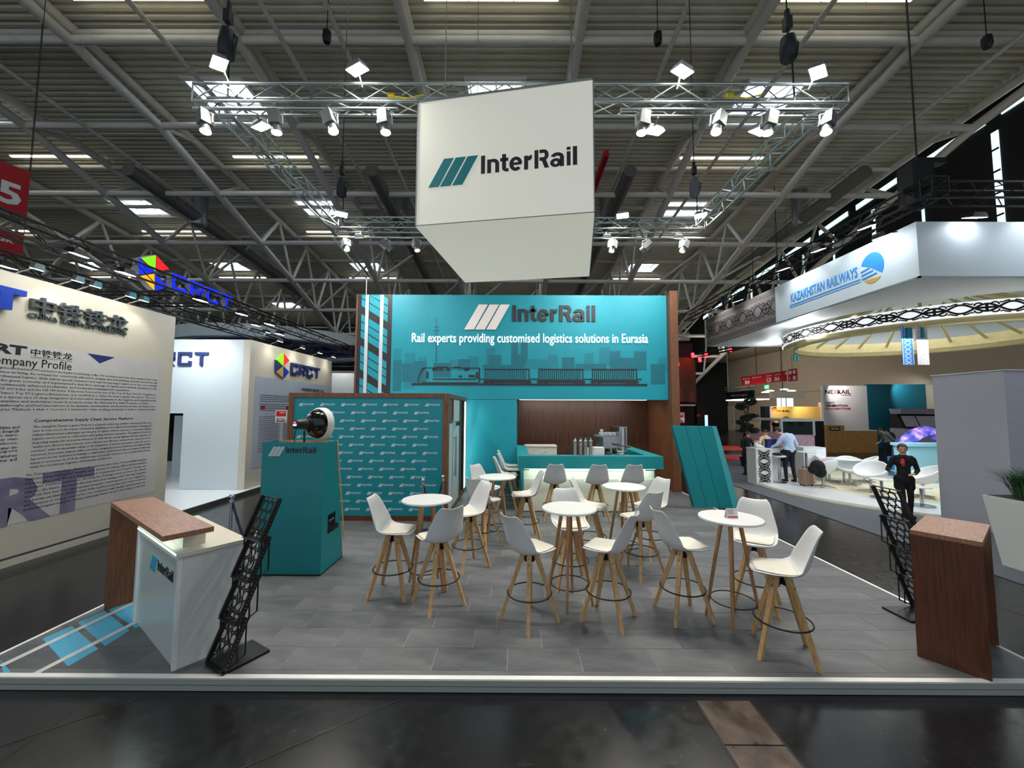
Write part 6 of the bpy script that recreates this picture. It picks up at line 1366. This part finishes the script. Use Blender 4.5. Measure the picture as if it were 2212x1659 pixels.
B().hexa([(a.x, -.4, 1.35), (a.x + 4, -.4, 1.35), (a.x + 4, .5, 1.35), (a.x, .5, 1.35)], [(a.x + .05, .1, a.z - .32), (a.x + 4, .1, a.z - .32), (a.x + 4, .5, a.z - .32), (a.x + .05, .5, a.z - .32)]).build('window_frame', 'black', t)
for k, (x0, x1) in enumerate(((.12, .9), (1.0, 2.4), (2.5, 3.9))): B().hexa([(a.x + x0, -.40, 1.45), (a.x + x1, -.40, 1.45), (a.x + x1, -.36, 1.45), (a.x + x0, -.36, 1.45)], [(a.x + x0 + .1, -.02, a.z - .42), (a.x + x1 + .1, -.02, a.z - .42), (a.x + x1 + .1, .02, a.z - .42), (a.x + x0 + .1, .02, a.z - .42)]).build('window_pane', 'grey_wall', t)
B().hexa([(a.x + .1, -.1, a.z - .3), (a.x + 4, -.1, a.z - .3), (a.x + 4, .5, a.z - .3), (a.x + .1, .5, a.z - .3)], [(a.x, -.3, a.z), (a.x + 4, -.3, a.z), (a.x + 4, .5, a.z), (a.x, .5, a.z)]).build('roof_cap', 'grey_wall', t); B().box(a.x, a.x + 4, -.45, .5, 0, 1.34).build('nose', 'grey_wall', t)
t = thing('orange_table', 'small orange topped table left of the man in grey', 'table', P(1893, 974, z=0)); B().box(-.5, .1, -.2, .2, 1.0, 1.06).build('table_top', 'orange', t); B().tube((-.2, 0, 0), (-.2, 0, 1), .03).lathe([(.25, 0), (.25, .02)], c=(-.2, 0, 0)).build('leg', 'steel', t)
# yellow stand
YT = 28.0; t = thing('yellow_stand', 'yellow lit stand wall with curved dark and red logo', 'stand', (0, 0, 0)); a = P(1661, 878, Y=YT); c = P(1772, 878, Y=YT); d_ = P(1646, 878, Y=YT)
B().box(a.x, c.x, YT, YT + .2, 1.5, a.z).build('yellow_wall', 'yellow_wall', t); B().box(a.x, c.x, YT, YT + .2, 0, 1.499).build('dark_base', 'black_soft', t); B().box(d_.x, a.x - .15, YT - .3, YT + .2, 0, a.z).build('dark_post', 'glass_dark', t); B().box(a.x - .149, a.x - .001, YT - .3, YT + .2, 0, a.z).build('pink_post', 'pink_cloth', t); B().box(c.x + .01, c.x + .5, YT - .2, YT + .2, 0, a.z + .3).build('pink_post', 'pink_cloth', t)
b = B(); b.T = M.Translation((0, YT, 0)) @ TF; q = P(1677, 888, Y=YT); b.stroke([(q.x - .5 + .5 * (1 - math.cos(x / 10 * PI / 2)), q.z - .05 + .3 * math.sin(x / 10 * PI / 2)) for x in range(11)], .09, .01); b.build('logo_curve', 'black', t)
b = B(); b.T = M.Translation((0, YT, 0)) @ TF; b.stroke([(q.x - .34 + .4 * (1 - math.cos(x / 10 * PI / 2)), q.z - .1 + .26 * math.sin(x / 10 * PI / 2)) for x in range(11)], .07, .01); put_text(b, 'TOP', q.x - .08, q.x + .35, q.z - .06, q.z + .08, d=.01, off=.05, res=1); b.build('lettering', 'red', t)
b = B(); b.T = M.Translation((0, YT, 0)) @ TF; put_text(b, 'RAIL', q.x + .42, q.x + .95, q.z - .06, q.z + .08, d=.01, off=.04, res=1); b.build('lettering', 'ink', t)
spot(P(1690, 868, Y=YT - 1), P(1690, 892, Y=YT), 90, 110, (1, .85, .55)); spot(P(1745, 868, Y=YT - 1), P(1745, 892, Y=YT), 90, 110, (1, .85, .55))
# shuttle cab
p0 = P(1735, 996, z=0); Yc = 19.0; a = P(1686, 905, Y=Yc); c = P(1760, 905, Y=Yc); e = P(1786, 905, Y=Yc)
t = thing('shuttle_cab', 'boxy shuttle vehicle cab with large dark windows and pink nose', 'vehicle', (a.x, Yc, 0)); W_ = c.x - a.x; Hc = a.z
B().box(0, W_, .06, 2.6, .25, .62 * Hc).build('lower_body', 'pink_cloth', t)
B().box(-.02, W_ + .02, .0, .10, .34, .46).build('bumper', 'black', t)
b = B(); 
for x0, x1, z0_, z1_ in ((0, .1, .6 * Hc, Hc), (W_ - .1, W_, .6 * Hc, Hc), (.1, W_ - .1, Hc - .12, Hc)): b.box(x0, x1, 0, .12, z0_, z1_)
b.box(0, W_ + .5, .12, 2.6, Hc - .1, Hc).build('roof_frame', 'white', t)
B().box(.1, W_ - .1, .03, .06, .62 * Hc, Hc - .12).build('windscreen', 'glass_dark', t); B().box(W_ + .0, W_ + .55, .2, 2.6, .1, Hc - .11).build('side_glass', 'glass_dark', t); B().box(W_ + .0, W_ + .57, .18, .2, .1, Hc - .1).build('side_frame', 'black', t)
B().box(.4, .6, .0, .03, Hc - .3, Hc - .14).build('sensor_box', 'black', t); B().box(.9, 1.1, .0, .03, Hc - .3, Hc - .14).build('sensor_box', 'black', t)
for x in (.35, W_ - .35): B().tube((x - .1, .5, .27), (x + .1, .5, .27), .27, n=20).build('wheel', 'black', t, 40)
B().box(0, W_, .0, .5, .05, .3).build('skirt', 'red_dark', t)
# cloud pruned tree
p = P(1616, 1000, Y=16.8); t = thing('cloud_tree', 'dark cloud pruned tree with rounded leaf pads behind the woman in black', 'tree', (p.x, 16.8, 0))
def TP_(px, py): q = P(px, py, Y=16.8); return V((q.x - p.x, 0, q.z))
b = B(); b.path([V((0, 0, .35)), TP_(1612, 945), TP_(1612, 920), TP_(1615, 890), TP_(1620, 868)], .035).path([TP_(1613, 898), TP_(1606, 885)], .025).path([TP_(1612, 915), TP_(1625, 903)], .02).path([TP_(1612, 930), TP_(1600, 915)], .02); b.build('trunk', 'bark', t, 50)
rnd = random.Random(9)
def leafball(cpx, cpy, rx, rz, n, c_, ry=None):
    b = B(); q = TP_(cpx, cpy) if c_ is None else c_
    for i in range(n):
        a = rnd.random() * 2 * PI; h = rnd.uniform(-1, 1); r_ = (1 - h * h) ** .5; f = rnd.uniform(.55, 1.05); v = V((rx * r_ * math.cos(a), rx * .8 * r_ * math.sin(a), rz * h)) * f + q; s = .035
        n_ = V((rnd.uniform(-1, 1), rnd.uniform(-1, 1), rnd.uniform(-1, 1))).normalized(); u = n_.orthogonal().normalized() * s; w_ = n_.cross(u)
        b.add([v - u, v + w_ * .6, v + u, v - w_ * .6], [(0, 1, 2, 3)])
    return b
for cpx, cpy, rx, rz, n in ((1621, 867, .26, .18, 700), (1601, 878, .24, .16, 600), (1626, 898, .24, .09, 450), (1611, 903, .24, .12, 450), (1599, 912, .18, .1, 350), (1614, 920, .26, .13, 500), (1629, 930, .22, .12, 350), (1608, 928, .2, .12, 350)):
    o = leafball(cpx, cpy, rx, rz, n, None).build('leaf_pad', 'leaf_dark', t); o['kind'] = 'stuff'
B().lathe([(.25, 0), (.32, .4), (.3, .42)], n=20).build('pot', 'black', t)
p = P(1681, 1000, Y=20.8); t = thing('palm', 'potted palm with arching fronds left of the shuttle cab', 'palm', (p.x, 20.8, 0)); B().lathe([(.22, 0), (.28, .5), (.26, .52)], n=20).build('pot', 'black', t); B().tube((0, 0, .5), (0, 0, 1.3), .05).build('stem', 'bark', t)
for i in range(13):
    a = 2 * PI * i / 13; L_ = rnd.uniform(.6, .9); up = rnd.uniform(.3, .85); b = B(); pr = V((0, 0, 1.25))
    for k in range(1, 8):
        f = k / 7; q = V((L_ * f * math.cos(a), L_ * f * math.sin(a), 1.25 + up * math.sin(PI * f * .75))); b.tube(pr, q, .008, n=4); s_ = V((-math.sin(a), math.cos(a), 0))
        for s in (-1, 1): v = q + s_ * s * .2 * (1 - f * .5) + V((0, 0, -.08)); b.add([q, q + V((0, 0, .02)), v], [(0, 1, 2)]); b.add([q - (q - pr) * .5, q - (q - pr) * .3, v - (q - pr) * .5], [(0, 1, 2)])
        pr = q
    b.build('frond', 'leaf_dark', t)
# red lounge stand at the back right of the wood post
t = thing('curtain_lounge', 'dark lounge stand with curved brown mesh curtain and red lights', 'stand', (0, 0, 0)); Yl = 24.0
a = P(1440, 772, Y=Yl); c = P(1519, 780, Y=Yl); zt_ = P(1490, 772, Y=Yl).z; zb_ = P(1490, 868, Y=Yl).z
b = B(); vs = []; N_ = 40
for i in range(N_ + 1):
    f = i / N_; x = a.x + (c.x - a.x) * f; y = Yl + 1.2 - 1.2 * math.sin(PI * (.15 + .8 * f)) + .02 * (i % 2); vs += [(x, y, zb_), (x, y, zt_)]
b.add(vs, [(2 * i, 2 * i + 2, 2 * i + 3, 2 * i + 1) for i in range(N_)]); b.build('mesh_curtain', 'brown_mesh', t, 60)
B().box(a.x, P(1505, 700, Y=Yl).x, Yl + .6, Yl + 3, zt_ - .3, P(1480, 738, Y=Yl).z).build('black_box', 'black_soft', t)
B().box(a.x, P(1506, 900, Y=Yl).x, Yl + 1, Yl + 3, 0, zb_ + .1).build('red_room', 'red_dark', t); B().box(P(1506, 900, Y=Yl).x, c.x, Yl, Yl + .4, 0, P(1510, 875, Y=Yl).z).build('black_post', 'black_soft', t)
B().box(a.x, P(1503, 900, Y=Yl).x, Yl, Yl + .3, zb_ - .25, zb_ - .16).build('rail', 'cream', t); q = P(1509, 897, Y=Yl - .02); B().box(q.x - .1, q.x + .1, Yl - .02, Yl - .005, q.z - .08, q.z + .06).build('notice', 'red', t)
B().box(a.x, P(1500, 900, Y=Yl).x, Yl - .5, Yl + .5, 0, .9).build('bench', 'brown_hole', t)
B().tube((P(1505, 745, Y=Yl).x, Yl, P(1505, 772, Y=Yl).z), (P(1570, 750, Y=Yl).x, Yl - 1.5, P(1570, 752, Y=Yl - 1.5).z), .05).tube((P(1505, 745, Y=Yl).x, Yl, P(1505, 766, Y=Yl).z), (P(1570, 750, Y=Yl).x, Yl - 1.5, P(1570, 746, Y=Yl - 1.5).z), .05).build('black_truss_arm', 'black', t)
for i, (px, py) in enumerate(((1497, 770), (1512, 779), (1526, 770), (1578, 757), (1464, 789))):
    q = P(px, py, Y=Yl - .3); o = B().ball(tuple(q), .09, 12, 8).tube(q, q + V((.0, .05, .2)), .09, n=12).build('red_spotlight', 'red_glow', None, 60); tag(o, 'small red glowing spotlight at the curtain lounge, %s' % ['second from the left', 'third from the left', 'fourth from the left', 'last under the canopy', 'first beside the wood post'][i], 'spotlight', 'red spotlights at the lounge')
    if i in (1, 4): spot(q + V((0, -.05, -.1)), q + V((0, .35, -2.2)), 160, 30, (1, .05, .06), .04)
q = P(1524.5, 909, Y=37); o = thing('info_screen', 's', 'screen', (q.x, 37, 0)); B().box(-.2, .2, 0, .06, .7, 1.9).build('panel', 'screen_blue', o); B().box(-.22, .22, .061, .1, 0, 1.92).build('stand', 'white', o); tag(o, 'upright pale blue info screen near the far doors', 'screen')
t = thing('red_carpet', 'red carpet strips on the floor behind the slanted teal sign', 'carpet', (0, 0, .0))
for y0, y1 in ((964, 973), (982, 993)):
    q = [P(1500, y1, z=.01), P(1606, y1, z=.01), P(1604, y0, z=.01), P(1500, y0 - 2, z=.01)]; B().hexa([(v.x, v.y, .002) for v in q], [(v.x, v.y, .012) for v in q]).build('strip', 'red', t)
t = thing('low_wall_boxes', 'beige boxes and low counters far behind the cloud tree', 'counter', P(1640, 945, z=0)); B().box(-.8, .6, 0, .6, 0, 1.3).build('box', 'beige_wall', t); B().box(.2, .8, -.5, .1, 0, 1.8).build('box', 'cream_wall', t)
area((15, 34, 5.5), (21, 36, 3.5), 500, 3, 3, (1, .93, .82)); area((14, 16.5, 6.5), (21.6, 17, 5), 120, 2, 2, (1, .88, .78))  # added fills aimed at the beige wall, no lamps modelled here
